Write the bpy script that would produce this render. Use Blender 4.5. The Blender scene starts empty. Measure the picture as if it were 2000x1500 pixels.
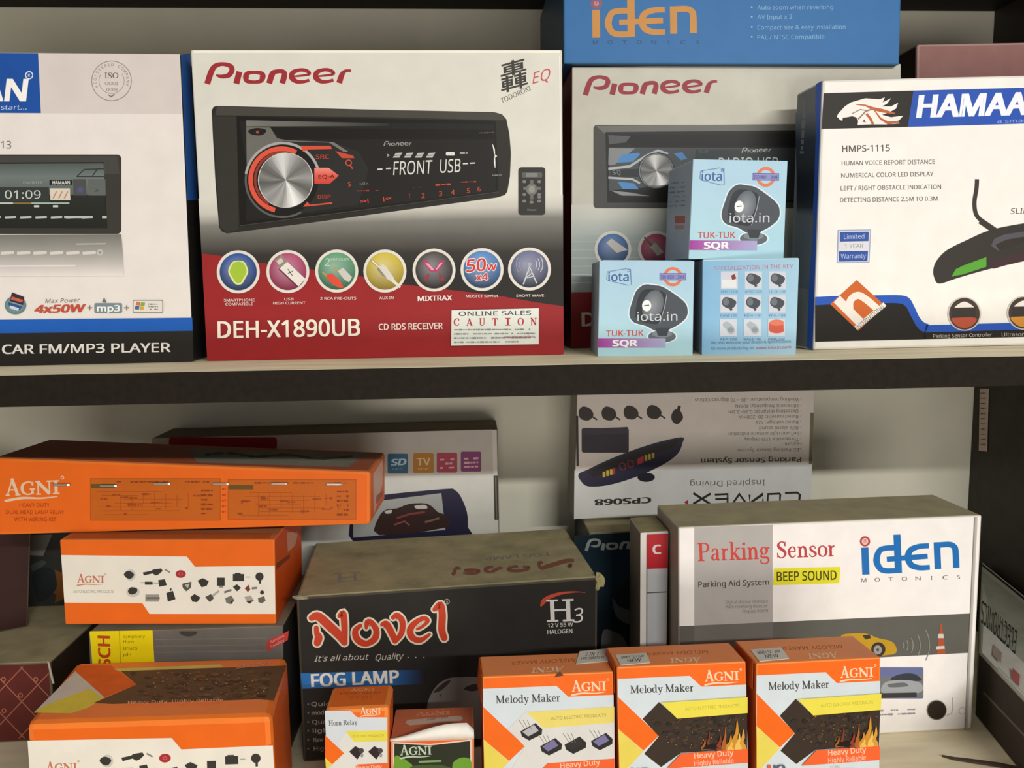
import bpy, bmesh, math, random
from math import sin, cos, tan, pi, radians, atan2, hypot
from mathutils import Vector, Matrix
random.seed(4)
S = bpy.context.scene
COL = S.collection

# ------------------------------------------------------------------ camera
FPX = 1570.0
TH, PS, RO = radians(6.75), radians(3.0), radians(0.8)
Fv = Vector((sin(PS)*cos(TH), cos(PS)*cos(TH), -sin(TH)))
R0 = Vector((cos(PS), -sin(PS), 0)); U0 = R0.cross(Fv)
Rv = R0*cos(RO) - U0*sin(RO); Uv = U0*cos(RO) + R0*sin(RO)
def ray(u, v): return Fv*FPX + Rv*(u-1000) - Uv*(v-750)
CAM = Vector((-0.02, -0.46, 0.0))
_r = ray(1000, 713.5); CAM.z = -_r.z/_r.y*0.46
cd = bpy.data.cameras.new('camera'); cam = bpy.data.objects.new('camera', cd); COL.objects.link(cam)
cd.sensor_width = 36; cd.lens = 36*FPX/2000; cd.clip_start = 0.01
M = Matrix((Rv, Uv, -Fv)).transposed().to_4x4(); M.translation = CAM
cam.matrix_world = M; S.camera = cam

# ------------------------------------------------------------------ light
def area(name, loc, target, sx, sy, power, color):
    l = bpy.data.lights.new(name, 'AREA'); l.shape = 'RECTANGLE'; l.size = sx; l.size_y = sy
    l.energy = power; l.color = color
    o = bpy.data.objects.new(name, l); COL.objects.link(o); o.location = loc
    o.rotation_euler = (Vector(target)-Vector(loc)).to_track_quat('-Z', 'Y').to_euler()
    return o
# a fluorescent tube of the shop, high up behind the photographer
area('tube_light', (0.9, -2.1, 0.775), (0.9, 0.1, -0.2), 1.2, 0.045, 31, (1.0, 0.98, 0.94))
# added low fill behind the photographer, for bounced light under the upper shelf
area('low_fill_light', (0.3, -2.1, -0.64), (0.2, 0.1, -0.15), 1.3, 0.5, 15, (1.0, 0.94, 0.88))
w = bpy.data.worlds.new('world'); S.world = w; w.use_nodes = True
w.node_tree.nodes['Background'].inputs[0].default_value = (1.0, 0.935, 0.84, 1)
w.node_tree.nodes['Background'].inputs[1].default_value = 0.42
S.view_settings.view_transform = 'Standard'; S.view_settings.look = 'None'
S.view_settings.exposure = 0.12; S.view_settings.gamma = 1.0; S.view_settings.use_curve_mapping = False

# ------------------------------------------------------------------ colour and materials
def lin(c): return c/12.92 if c <= 0.04045 else ((c+0.055)/1.055)**2.4
def C(h, k=1.0):
    if isinstance(h, tuple): return h
    return tuple(min(1.0, lin(int(h[i:i+2], 16)/255)*k) for i in (0, 2, 4)) + (1.0,)
def mixc(a, b, t): a, b = C(a), C(b); return tuple(a[i]*(1-t)+b[i]*t for i in range(3)) + (1.0,)

def node_mat(name, rough=0.45, spec=0.35, base=None, attr=False, noise=0.05, nscale=90, bump=0.0, dust=None, dustamt=0.5, dscale=9, metal=0.0, stretch=None):
    m = bpy.data.materials.new(name); m.use_nodes = True
    nt = m.node_tree; N = nt.nodes; L = nt.links; b = N['Principled BSDF']
    b.inputs['Roughness'].default_value = rough
    b.inputs['Specular IOR Level'].default_value = spec
    b.inputs['Metallic'].default_value = metal
    tc = N.new('ShaderNodeTexCoord'); src = tc.outputs['Object']
    if stretch:
        mp = N.new('ShaderNodeMapping'); mp.inputs['Scale'].default_value = stretch
        L.new(src, mp.inputs['Vector']); src = mp.outputs['Vector']
    if attr:
        a = N.new('ShaderNodeAttribute'); a.attribute_name = 'Col'; col = a.outputs['Color']
    else:
        a = N.new('ShaderNodeRGB'); a.outputs[0].default_value = C(base); col = a.outputs[0]
    nz = N.new('ShaderNodeTexNoise'); nz.inputs['Scale'].default_value = nscale; nz.inputs['Detail'].default_value = 5
    L.new(src, nz.inputs['Vector'])
    mr = N.new('ShaderNodeMapRange'); mr.inputs['From Min'].default_value = 0.3; mr.inputs['From Max'].default_value = 0.7
    mr.inputs['To Min'].default_value = 1-noise; mr.inputs['To Max'].default_value = 1+noise
    L.new(nz.outputs['Fac'], mr.inputs['Value'])
    vm = N.new('ShaderNodeVectorMath'); vm.operation = 'SCALE'
    L.new(col, vm.inputs[0]); L.new(mr.outputs['Result'], vm.inputs['Scale']); col = vm.outputs['Vector']
    if dust:
        n2 = N.new('ShaderNodeTexNoise'); n2.inputs['Scale'].default_value = dscale; n2.inputs['Detail'].default_value = 8; n2.inputs['Roughness'].default_value = 0.65
        L.new(src, n2.inputs['Vector'])
        r2 = N.new('ShaderNodeMapRange'); r2.inputs['From Min'].default_value = 0.35; r2.inputs['From Max'].default_value = 0.68
        r2.inputs['To Min'].default_value = dustamt*0.45; r2.inputs['To Max'].default_value = dustamt
        L.new(n2.outputs['Fac'], r2.inputs['Value'])
        mx = N.new('ShaderNodeMix'); mx.data_type = 'RGBA'
        L.new(r2.outputs['Result'], mx.inputs['Factor']); L.new(col, mx.inputs['A']); mx.inputs['B'].default_value = C(dust)
        col = mx.outputs['Result']
    L.new(col, b.inputs['Base Color'])
    if bump:
        bp = N.new('ShaderNodeBump'); bp.inputs['Strength'].default_value = bump; bp.inputs['Distance'].default_value = 0.001
        L.new(nz.outputs['Fac'], bp.inputs['Height']); L.new(bp.outputs['Normal'], b.inputs['Normal'])
    return m
CARD = node_mat('coated_card', 0.42, 0.16, attr=True, noise=0.035, nscale=60, bump=0.06)
MATT = node_mat('matt_card', 0.7, 0.2, attr=True, noise=0.07, nscale=80, bump=0.15)
DUSTY = node_mat('dusty_card', 0.75, 0.2, attr=True, noise=0.12, nscale=70, bump=0.35, dust='b3aa90', dustamt=0.6, dscale=22)
STAIN = node_mat('stained_card', 0.8, 0.15, attr=True, noise=0.22, nscale=55, bump=0.4, dust='d8cb9c', dustamt=0.85, dscale=26)
WORN = node_mat('lightly_worn_card', 0.6, 0.2, attr=True, noise=0.06, nscale=60, bump=0.2, dust='b5aa92', dustamt=0.28, dscale=14)
METAL = node_mat('staple_metal', 0.3, 0.5, base='b9b3aa', metal=0.9, noise=0.1)
MATS = [CARD, MATT, DUSTY, STAIN, WORN, METAL]

# ------------------------------------------------------------------ mesh helpers
def link_mesh(name, verts, faces, cols, root=None, mats=None, fmat=None, smooth=False):
    me = bpy.data.meshes.new(name)
    inv = root.matrix_world.inverted() if root is not None else Matrix.Identity(4)
    me.from_pydata([tuple(inv @ Vector(v)) for v in verts], [], faces)
    if cols:
        ca = me.color_attributes.new('Col', 'FLOAT_COLOR', 'CORNER')
        i = 0
        for p, cc in zip(me.polygons, cols):
            for k in range(p.loop_total):
                ca.data[p.loop_start+k].color = cc[k] if isinstance(cc, list) else cc
    for m in (mats or [CARD]): me.materials.append(m)
    if fmat:
        for p, k in zip(me.polygons, fmat): p.material_index = k
    o = bpy.data.objects.new(name, me); COL.objects.link(o)
    if root is not None: o.parent = root
    return o
def thing(name, label, cat, loc, group=None, yaw=0.0):
    o = bpy.data.objects.new(name, None); COL.objects.link(o); o.empty_display_size = 0.02
    o.matrix_world = Matrix.Translation(loc) @ Matrix.Rotation(yaw, 4, 'Z')
    o['label'] = label; o['category'] = cat
    if group: o['group'] = group
    return o
def onz(u, v, z): r = ray(u, v); return CAM + r*((z-CAM.z)/r.z)
def ony(u, v, y): r = ray(u, v); return CAM + r*((y-CAM.y)/r.y)
def onx(u, v, x): r = ray(u, v); return CAM + r*((x-CAM.x)/r.x)
def onpl(u, v, p, n): r = ray(u, v); return CAM + r*(((p-CAM).dot(n))/r.dot(n))

def homog(src, dst):
    """3x3 projective map taking four points to four points"""
    A = []; B = []
    for (x, y), (X, Y) in zip(src, dst):
        A.append([x, y, 1, 0, 0, 0, -x*X, -y*X]); B.append(X)
        A.append([0, 0, 0, x, y, 1, -x*Y, -y*Y]); B.append(Y)
    n = 8
    for i in range(n):
        p = max(range(i, n), key=lambda r: abs(A[r][i])); A[i], A[p] = A[p], A[i]; B[i], B[p] = B[p], B[i]
        for r in range(n):
            if r != i:
                k = A[r][i]/A[i][i]
                for c in range(i, n): A[r][c] -= k*A[i][c]
                B[r] -= k*B[i]
    h = [B[i]/A[i][i] for i in range(n)]
    def f(x, y):
        w_ = h[6]*x+h[7]*y+1
        return ((h[0]*x+h[1]*y+h[2])/w_, (h[3]*x+h[4]*y+h[5])/w_)
    return f

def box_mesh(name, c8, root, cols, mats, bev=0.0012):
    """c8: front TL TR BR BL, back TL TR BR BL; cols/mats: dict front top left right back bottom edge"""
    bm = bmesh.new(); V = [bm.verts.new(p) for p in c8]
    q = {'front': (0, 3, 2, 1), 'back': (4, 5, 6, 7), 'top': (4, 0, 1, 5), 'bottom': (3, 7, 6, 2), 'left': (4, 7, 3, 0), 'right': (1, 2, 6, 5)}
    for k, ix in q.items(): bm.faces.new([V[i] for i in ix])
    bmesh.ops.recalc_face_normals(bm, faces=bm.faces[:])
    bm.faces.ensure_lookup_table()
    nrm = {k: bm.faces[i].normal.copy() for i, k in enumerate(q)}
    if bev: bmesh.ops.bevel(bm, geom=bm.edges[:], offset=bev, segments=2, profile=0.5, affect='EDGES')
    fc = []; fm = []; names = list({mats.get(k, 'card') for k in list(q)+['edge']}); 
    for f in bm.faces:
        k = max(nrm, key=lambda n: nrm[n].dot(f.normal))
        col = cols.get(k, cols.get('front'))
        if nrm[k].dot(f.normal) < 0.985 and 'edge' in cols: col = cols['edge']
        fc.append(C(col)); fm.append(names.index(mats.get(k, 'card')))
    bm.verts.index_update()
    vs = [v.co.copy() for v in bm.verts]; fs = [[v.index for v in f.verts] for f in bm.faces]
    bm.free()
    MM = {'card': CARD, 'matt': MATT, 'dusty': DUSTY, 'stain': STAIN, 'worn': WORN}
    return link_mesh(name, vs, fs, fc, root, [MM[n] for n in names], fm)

# ------------------------------------------------------------------ flat print on a face of a thing
_tx = {}
try:   # the sans serif that ships inside Blender; without it the built-in font is used
    FONT = bpy.data.fonts.load(bpy.utils.resource_path('LOCAL') + '/datafiles/fonts/NotoSansMath-Regular.woff2')
except Exception:
    FONT = None
def text_mesh(s, bold=0.0):
    k = (s, bold)
    if k not in _tx:
        c = bpy.data.curves.new('t', 'FONT'); c.body = s; c.size = 1; c.resolution_u = 2
        if FONT and all(ord(q) < 256 for q in s): c.font = FONT; sc_ = .70/.48
        else: sc_ = .70/.682
        o = bpy.data.objects.new('t', c); COL.objects.link(o); bpy.context.view_layer.update()
        m = o.to_mesh(); vs = [(v.co.x*sc_, v.co.y*sc_) for v in m.vertices]; fs = [list(p.vertices) for p in m.polygons]
        o.to_mesh_clear(); bpy.data.objects.remove(o); bpy.data.curves.remove(c)
        x0 = min(v[0] for v in vs) if vs else 0; x1 = max(v[0] for v in vs) if vs else 1
        _tx[k] = (vs, fs, x0, x1)
    return _tx[k]
def smooth_pts(P, closed=False, n=6):
    out = []; m = len(P)
    rng = range(m) if closed else range(m-1)
    for i in rng:
        p0 = P[(i-1) % m] if closed or i > 0 else P[i]; p1 = P[i]; p2 = P[(i+1) % m]
        p3 = P[(i+2) % m] if closed or i < m-2 else P[(i+1) % m]
        for k in range(n):
            t = k/n
            out.append(tuple(0.5*(2*p1[j]+(p2[j]-p0[j])*t+(2*p0[j]-5*p1[j]+4*p2[j]-p3[j])*t*t+(-p0[j]+3*p1[j]-3*p2[j]+p3[j])*t**3) for j in range(len(p1))))
    if not closed: out.append(tuple(P[-1]))
    return out

class Face:
    """draws flat print on the plane through a, b, c; drawing positions are photo pixels (or any frame given by mapping)"""
    STEP = 0.0000035
    def __init__(s, root, a, b, c, mat=CARD):
        s.root = root; s.p = Vector(a); s.n = (Vector(b)-Vector(a)).cross(Vector(c)-Vector(a)).normalized()
        if s.n.dot(CAM-s.p) < 0: s.n = -s.n
        s.k = 12; s.m = 0; s.serial = 0; s.icons = []; s.map = None; s.parts = {}; s.cur = 'printed_artwork'; s.mat = mat
    def use(s, n): s.serial += 1; s.cur = '%s#%d' % (n, s.serial); return s
    def pick(s, i): s.cur = s.icons[i]; return None
    def P(s, x, y):
        if s.map: x, y = s.map(x, y)
        return onpl(x, y, s.p, s.n) + s.n*(s.STEP*s.k+0.0000012*s.m)
    def raw(s, pts, faces, cols):
        V, F, K = s.parts.setdefault(s.cur, ([], [], [])); b = len(V)
        V.extend(s.P(x, y) for x, y in pts)
        for f, c in zip(faces, cols):
            F.append([b+i for i in f]); K.append([C(q) for q in c] if isinstance(c, list) else C(c))
        s.k += 1; s.m += 1; return s
    def poly(s, pts, col): return s.raw(pts, [list(range(len(pts)))], [col])
    def rect(s, x0, y0, x1, y1, col): return s.poly([(x0, y0), (x1, y0), (x1, y1), (x0, y1)], col)
    def blob(s, pts, col, n=5): return s.poly(smooth_pts(pts, True, n), col)
    def grad(s, rows):
        """rows: [(xl,yl,xr,yr,col)], one under the other"""
        pts = []; F = []; K = []
        for r in rows: pts += [(r[0], r[1]), (r[2], r[3])]
        for i in range(len(rows)-1):
            F.append([2*i, 2*i+1, 2*i+3, 2*i+2]); a, b = C(rows[i][4]), C(rows[i+1][4]); K.append([a, a, b, b])
        return s.raw(pts, F, K)
    def hgrad(s, q, c0, c1): return s.raw(q, [[0, 1, 2, 3]], [[c0, c1, c1, c0]])
    def ell(s, cx, cy, rx, ry, col, col2=None, n=28, rot=0.0, a0=0, a1=360):
        cr, sr = cos(rot), sin(rot); pts = []
        full = abs(a1-a0) >= 360; m = n if full else n+1
        for i in range(m):
            t = radians(a0+(a1-a0)*i/n); x = rx*cos(t); y = -ry*sin(t); pts.append((cx+x*cr-y*sr, cy+x*sr+y*cr))
        if col2 is None and full: return s.poly(pts, col)
        pts.append((cx, cy)); F = []; K = []
        for i in range(n): F.append([i, (i+1) % m, m]); K.append([col, col, col2 or col])
        return s.raw(pts, F, K)
    def ring(s, cx, cy, r0, r1, col, k=1.0, n=32, a0=0, a1=360, col2=None):
        pts = []; F = []; K = []
        for i in range(n+1):
            t = radians(a0+(a1-a0)*i/n)
            pts += [(cx+r0*cos(t), cy-r0*k*sin(t)), (cx+r1*cos(t), cy-r1*k*sin(t))]
        for i in range(n): F.append([2*i, 2*i+1, 2*i+3, 2*i+2]); K.append([col, col2 or col, col2 or col, col])
        return s.raw(pts, F, K)
    def line(s, pts, w_, col, cap=False):
        """ribbon; w_ a number or a width per point"""
        n = len(pts); W = [w_]*n if not isinstance(w_, (list, tuple)) else w_
        P = []
        for i in range(n):
            a = pts[max(0, i-1)]; b = pts[min(n-1, i+1)]; d = hypot(b[0]-a[0], b[1]-a[1]) or 1
            nx, ny = -(b[1]-a[1])/d, (b[0]-a[0])/d; sc = 1.0
            if 0 < i < n-1:
                d1 = (pts[i][0]-a[0], pts[i][1]-a[1]); l1 = hypot(*d1) or 1
                cs = abs((-d1[1]/l1)*nx+(d1[0]/l1)*ny); sc = 1/max(cs, 0.6)
            h = W[i]/2*sc
            P += [(pts[i][0]+nx*h, pts[i][1]+ny*h), (pts[i][0]-nx*h, pts[i][1]-ny*h)]
        F = [[2*i, 2*i+1, 2*i+3, 2*i+2] for i in range(n-1)]; K = [col]*(n-1)
        if cap:
            for i in (0, n-1):
                s.raw([(pts[i][0]+W[i]/2*cos(t*pi/6), pts[i][1]+W[i]/2*sin(t*pi/6)) for t in range(12)], [list(range(12))], [col]); s.k -= 1
        return s.raw(P, F, K)
    def rrect(s, x0, y0, x1, y1, r, col):
        pts = []
        for cx, cy, a in ((x1-r, y0+r, -90), (x1-r, y1-r, 0), (x0+r, y1-r, 90), (x0+r, y0+r, 180)):
            for k in range(5): t = radians(a+22.5*k); pts.append((cx+r*cos(t), cy+r*sin(t)))
        return s.poly(pts, col)
    def text(s, t, x0, y0, x1, y1, h, col, shear=0.0, bold=0.0, up=None, outline=None, ow=0.03):
        """baseline from (x0,y0) to (x1,y1), capital height h"""
        if s.cur.startswith('lettering'): s.use('lettering')
        vs, fs, a, b = text_mesh(t)
        dx, dy = x1-x0, y1-y0; L = hypot(dx, dy) or 1
        if len(t) == 1 and (b-a) < .5:      # keep the natural width of a narrow single letter
            w_ = (b-a)/.70*h; m_ = (L-w_)/2/L
            if m_ > 0: x0 += dx*m_; y0 += dy*m_; dx *= w_/L; dy *= w_/L; L = w_
        ux, uy = up if up else (dy/L*h, -dx/L*h)
        B = min(abs(bold), .045) if bold > 0 else 0
        rings = []
        if outline is not None: rings.append((outline, [((B+ow)*cos(q*pi/4), (B+ow)*sin(q*pi/4)) for q in range(8)]))
        rings.append((col, [(-B, -B*.5), (B, -B*.5), (B, B*.5), (-B, B*.5)] if B else [(0, 0)]))
        bb = b-a+2*B
        for cc, offs in rings:
            for ox, oy in offs:
                pts = []
                for vx, vy in vs:
                    q = (vx-a+B+ox)/bb; hh = (vy+oy)/0.70; pts.append((x0+dx*q+ux*hh+dx/L*h*hh*shear, y0+dy*q+uy*hh+dy/L*h*hh*shear))
                s.raw(pts, fs, [cc]*len(fs)); s.k -= 1
        s.k += 2; return s
    def strokes(s, G, place, col, wk, grow=0.0, cap=False):
        for pts, ws, sm in G:
            P = [tuple(p)+(w_,) for p, w_ in zip(pts, ws)]
            if sm: P = smooth_pts(P, sm == 2, 5)
            if sm == 2: P.append(P[0])
            s.line([place(p[0], p[1]) for p in P], [(p[2]*wk+grow) for p in P], col, cap); s.k -= 1
        s.k += 1; return s
    def serif(s, t, x0, y0, x1, y1, h, col, shear=0.0, grow=0.0, small=False, up=None):
        tot = sum(SER[c][0] if c != ' ' else 0.32 for c in t); dx, dy = (x1-x0)/tot, (y1-y0)/tot
        L = hypot(x1-x0, y1-y0); ex, ey = (x1-x0)/L, (y1-y0)/L; ux, uy = up if up else (ey*h, -ex*h)
        pen = 0.0; kx = L/tot
        for i, c in enumerate(t):
            if c == ' ': pen += 0.32; continue
            adv, G = SER[c]; sc = 0.78 if (small and i > 0) else 1.0
            def place(X, Y, pen=pen, sc=sc):
                Y *= sc
                return (x0+(pen+X)*dx+ux*Y+ex*h*shear*Y, y0+(pen+X)*dy+uy*Y+ey*h*shear*Y)
            s.strokes(G, place, col, (kx+h*0.9)/2*0.95, grow); pen += adv
        return s
    def build(s):
        out = []
        for n, (V, F, K) in s.parts.items(): out.append(link_mesh(n.split('#')[0], V, F, K, s.root, [s.mat]))
        return out

# serif letters as strokes: (points, widths, smooth: 0 no, 1 open curve, 2 closed curve)
def st(x, y0=0, y1=1, w_=.15): return ([(x, y0), (x, y1)], [w_, w_], 0)
def hz(y, x0, x1, w_=.05): return ([(x0, y), (x1, y)], [w_, w_], 0)
def ln(x0, y0, x1, y1, w_): return ([(x0, y0), (x1, y1)], [w_, w_], 0)
def cv(*p): return ([(a, b) for a, b, c in p], [c for a, b, c in p], 1)
def cl(*p): return ([(a, b) for a, b, c in p], [c for a, b, c in p], 2)
SER = {
 'A': (.80, [ln(.10, 0, .40, 1, .06), ln(.36, 1, .66, 0, .16), hz(.32, .18, .55), hz(.025, 0, .22), hz(.025, .52, .80)]),
 'G': (.82, [cv((.66, .70, .05), (.60, .92, .06), (.40, .97, .05), (.16, .80, .13), (.10, .5, .16), (.16, .2, .13), (.38, .03, .05), (.62, .10, .08)), st(.65, .04, .42, .13), hz(.42, .50, .80), ln(.68, .68, .68, .98, .04)]),
 'N': (.90, [st(.14, 0, 1, .06), ln(.12, .98, .74, .02, .17), st(.74, 0, 1, .06), hz(.975, 0, .24), hz(.025, .02, .28), hz(.975, .60, .88)]),
 'I': (.42, [st(.20, 0, 1, .16), hz(.025, .02, .38), hz(.975, .02, .38)]),
 'M': (1.04, [st(.15, 0, 1, .06), ln(.13, 1, .50, .04, .15), ln(.50, .04, .84, 1, .05), st(.84, 0, 1, .16), hz(.025, .02, .28), hz(.025, .70, .98), hz(.975, .02, .2), hz(.975, .82, .98)]),
 'P': (.70, [st(.18), cv((.18, .97, .05), (.42, .97, .05), (.56, .86, .12), (.57, .68, .14), (.46, .52, .07), (.18, .49, .05)), hz(.025, .02, .36), hz(.975, .02, .2)]),
 'R': (.82, [st(.18), cv((.18, .97, .05), (.42, .97, .05), (.56, .86, .12), (.57, .70, .14), (.46, .55, .07), (.18, .52, .05)), ln(.38, .52, .70, .02, .14), hz(.025, .02, .36), hz(.975, .02, .2), hz(.025, .60, .82)]),
 'H': (.92, [st(.20), st(.70), hz(.52, .2, .7, .06)] + [hz(y, a, a+.36) for y in (.025, .975) for a in (.02, .52)]),
 'S': (.62, [cv((.48, .72, .04), (.44, .92, .06), (.28, .98, .05), (.12, .84, .11), (.16, .64, .16), (.40, .44, .17), (.50, .24, .12), (.38, .04, .06), (.20, .02, .05), (.08, .16, .05), (.06, .30, .04)), ln(.5, .70, .5, .98, .03), ln(.06, .02, .06, .32, .03)]),
 'C': (.74, [cv((.62, .68, .05), (.56, .92, .06), (.38, .97, .05), (.16, .80, .14), (.10, .5, .17), (.16, .2, .14), (.38, .03, .05), (.58, .10, .05), (.64, .30, .04)), ln(.64, .66, .64, .98, .04)]),
 'U': (.86, [st(.18, .25, 1, .16), cv((.18, .28, .16), (.24, .08, .12), (.40, .02, .06), (.60, .10, .05), (.66, .30, .05)), st(.66, .28, 1, .06), hz(.975, 0, .36), hz(.975, .52, .80)]),
 'T': (.76, [st(.36, 0, 1, .16), hz(.96, .04, .68, .06), hz(.025, .2, .52), ln(.04, .72, .04, .98, .04), ln(.68, .72, .68, .98, .04)]),
 'O': (.80, [cl((.38, .97, .05), (.66, .78, .12), (.68, .5, .17), (.64, .2, .12), (.38, .03, .05), (.12, .2, .12), (.08, .5, .17), (.12, .8, .12))]),
 'V': (.76, [ln(.12, 1, .40, 0, .16), ln(.38, 0, .66, 1, .05), hz(.975, 0, .28), hz(.975, .5, .76)]),
 'D': (.82, [st(.18), cv((.18, .97, .05), (.48, .94, .06), (.66, .72, .15), (.68, .48, .17), (.62, .2, .13), (.44, .04, .05), (.18, .03, .05)), hz(.025, .02, .2), hz(.975, .02, .2)]),
 'a': (.56, [cv((.09, .50, .10), (.18, .64, .05), (.34, .62, .07), (.38, .46, .12), (.38, .08, .13), (.50, .04, .04)), cv((.38, .38, .04), (.16, .32, .06), (.09, .16, .12), (.18, .03, .06), (.38, .12, .04))]),
 'e': (.54, [hz(.36, .10, .44, .04), cv((.43, .36, .06), (.40, .58, .07), (.27, .65, .04), (.12, .53, .10), (.09, .32, .14), (.15, .10, .09), (.30, .01, .04), (.46, .16, .03))]),
 'l': (.32, [st(.16, 0, 1, .13), hz(.025, .02, .31), hz(.975, .03, .16)]),
 'k': (.64, [st(.16, 0, 1, .13), ln(.20, .28, .46, .62, .05), ln(.28, .38, .52, .02, .14), hz(.025, .02, .30), hz(.64, .36, .60), hz(.025, .38, .64), hz(.975, .03, .16)]),
 'r': (.46, [st(.16, 0, .64, .13), cv((.18, .38, .04), (.26, .58, .05), (.38, .60, .12)), hz(.025, .02, .32), hz(.63, .03, .16)]),
 'i': (.34, [st(.17, 0, .64, .13), ln(.17, .80, .17, .95, .15), hz(.025, .02, .32), hz(.63, .04, .17)]),
 'n': (.66, [st(.16, 0, .64, .13), cv((.18, .42, .04), (.28, .62, .06), (.42, .60, .12), (.48, .42, .13), (.48, .02, .13)), hz(.025, .02, .30), hz(.025, .36, .62), hz(.63, .03, .16)]),
 'o': (.58, [cl((.29, .65, .04), (.46, .52, .10), (.49, .33, .15), (.45, .12, .10), (.29, .01, .04), (.11, .12, .10), (.08, .33, .15), (.12, .54, .10))]),
 'd': (.64, [st(.47, 0, 1, .13), cv((.44, .50, .04), (.30, .65, .04), (.12, .54, .11), (.09, .32, .15), (.14, .10, .10), (.28, .01, .04), (.44, .14, .04)), hz(.025, .46, .62), hz(.975, .34, .48)]),
 'y': (.58, [ln(.12, .64, .34, .02, .13), cv((.50, .64, .05), (.34, .04, .05), (.24, -.22, .05), (.12, -.24, .12)), hz(.635, .0, .25), hz(.635, .38, .60)]),
 'g': (.58, [cl((.26, .65, .04), (.40, .52, .12), (.40, .38, .10), (.26, .25, .04), (.12, .38, .12), (.12, .54, .10)), cv((.16, .28, .05), (.08, .16, .06), (.20, .08, .09), (.42, .06, .11), (.50, -.08, .08), (.40, -.24, .06), (.20, -.26, .05), (.06, -.16, .06), (.12, -.02, .05)), ln(.38, .58, .56, .62, .07)]),
 's': (.50, [cv((.38, .48, .03), (.34, .62, .05), (.22, .65, .05), (.10, .56, .09), (.14, .42, .12), (.32, .28, .13), (.40, .16, .10), (.30, .03, .05), (.16, .02, .04), (.06, .12, .04), (.05, .20, .03))]),
}
PIO = [([(.02, 0), (.048, .08), (.075, .117), (.125, .13), (.178, .117), (.189, .089), (.166, .056), (.117, .048), (.081, .058)], [.04, .04, .034, .026, .032, .037, .033, .026, .012], 1),
 ([(.218, 0), (.240, .079)], [.041, .041], 0),
 ([(.341, .074), (.390, .066), (.398, .046), (.385, .018), (.341, .010), (.292, .018), (.284, .046), (.297, .068)], [.022, .03, .04, .03, .022, .03, .04, .03], 2),
 ([(.442, 0), (.462, .060), (.490, .078), (.535, .078), (.546, .055), (.530, 0)], [.040, .040, .03, .03, .038, .040], 1),
 ([(.612, .045), (.712, .058), (.700, .080), (.655, .088), (.604, .072), (.596, .038), (.628, .012), (.675, .010), (.715, .020)], [.012, .018, .026, .024, .032, .038, .028, .022, .022], 1),
 ([(.776, .045), (.876, .058), (.864, .080), (.819, .088), (.768, .072), (.760, .038), (.792, .012), (.839, .010), (.879, .020)], [.012, .018, .026, .024, .032, .038, .028, .022, .022], 1),
 ([(.918, 0), (.936, .052), (.960, .078), (1.0, .081)], [.040, .036, .022, .018], 1)]
def pioneer(F, x0, y0, x1, y1, h, col, wk=None):
    """logotype: baseline from (x0,y0) to (x1,y1); h the height of the capital"""
    dx, dy = x1-x0, y1-y0; L = hypot(dx, dy); ux, uy = dy/L*h/.145, -dx/L*h/.145
    return F.strokes(PIO, lambda X, Y: (x0+dx*X+ux*Y, y0+dy*X+uy*Y), col, wk or L, 0, False)
def iden(F, x0, y0, x1, y1, h, col, dot='c04a48', dotc='e8a8a0'):
    """logotype in a frame 850 wide and 335 high"""
    dx, dy = (x1-x0)/850, (y1-y0)/850; L = hypot(x1-x0, y1-y0); ux, uy = (y1-y0)/L*h/335, -(x1-x0)/L*h/335
    pl = lambda X, Y: (x0+dx*X+ux*Y, y0+dy*X+uy*Y); k = L/850
    G = [([(36, 2), (36, 235)], [62, 62], 0),
         ([(318, 4), (318, 335)], [60, 60], 0),
         ([(318, 222), (215, 222), (160, 200), (133, 120), (160, 50), (215, 27), (318, 27)], [46, 46, 48, 56, 50, 48, 46], 1),
         ([(222, 126), (575, 138)], [44, 44], 0),
         ([(590, 228), (500, 224), (430, 196), (405, 135), (430, 70), (500, 42), (590, 42)], [44, 46, 50, 56, 52, 46, 44], 1),
         ([(660, 25), (660, 255)], [56, 56], 0),
         ([(640, 228), (760, 232), (805, 212), (818, 170), (818, 28)], [48, 48, 50, 54, 56], 1)]
    F.strokes(G, pl, col, k)
    c = pl(40, 288); F.ring(c[0], c[1], 28*k, 45*k, dot, n=16); F.ell(c[0], c[1], 22*k, 22*k, dotc, n=12)
    F.line([c, (c[0], c[1]-20*k)], 8*k, dot)
    return F
def agni(F, x0, y0, x1, y1, h, col, swash=None, reg=True):
    F.serif('AGNI', x0, y0, x1, y1, h, col, small=True, grow=h*0.03)
    L = hypot(x1-x0, y1-y0); n = h*0.20
    dx, dy = (x1-x0)/L, (y1-y0)/L
    P = [(x0-.02*L, y0+n*1.6), (x0+.3*L, y0+n*.9+dy*.3*L), (x0+.65*L, y0+n*1.15+dy*.65*L), (x0+.95*L, y0+n*.8+dy*L*.95)]
    F.line(smooth_pts(P), [h*.16*(1-abs(i/18-.2)*.9) for i in range(19)], swash or col)
    if reg: F.ring(x1+h*.12, y1-h*.95, h*.06, h*.11, col, n=10)
    return F
def scribble(F, x0, y0, x1, y1, h, col, rows=1, gap=0, dens=.7):
    """a line of print too small to read: short dashes"""
    for r in range(rows):
        x = 0.0; L = hypot(x1-x0, y1-y0); dx, dy = (x1-x0)/L, (y1-y0)/L
        while x < L:
            w_ = h*random.uniform(.5, 2.4)
            if random.random() < dens:
                a = x; b = min(L, x+w_)
                F.line([(x0+dx*a, y0+dy*a+r*gap), (x0+dx*b, y0+dy*b+r*gap)], h*random.uniform(.45, .9), col); F.k -= 1
            x += w_+h*.35
    F.k += 1; return F

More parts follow.
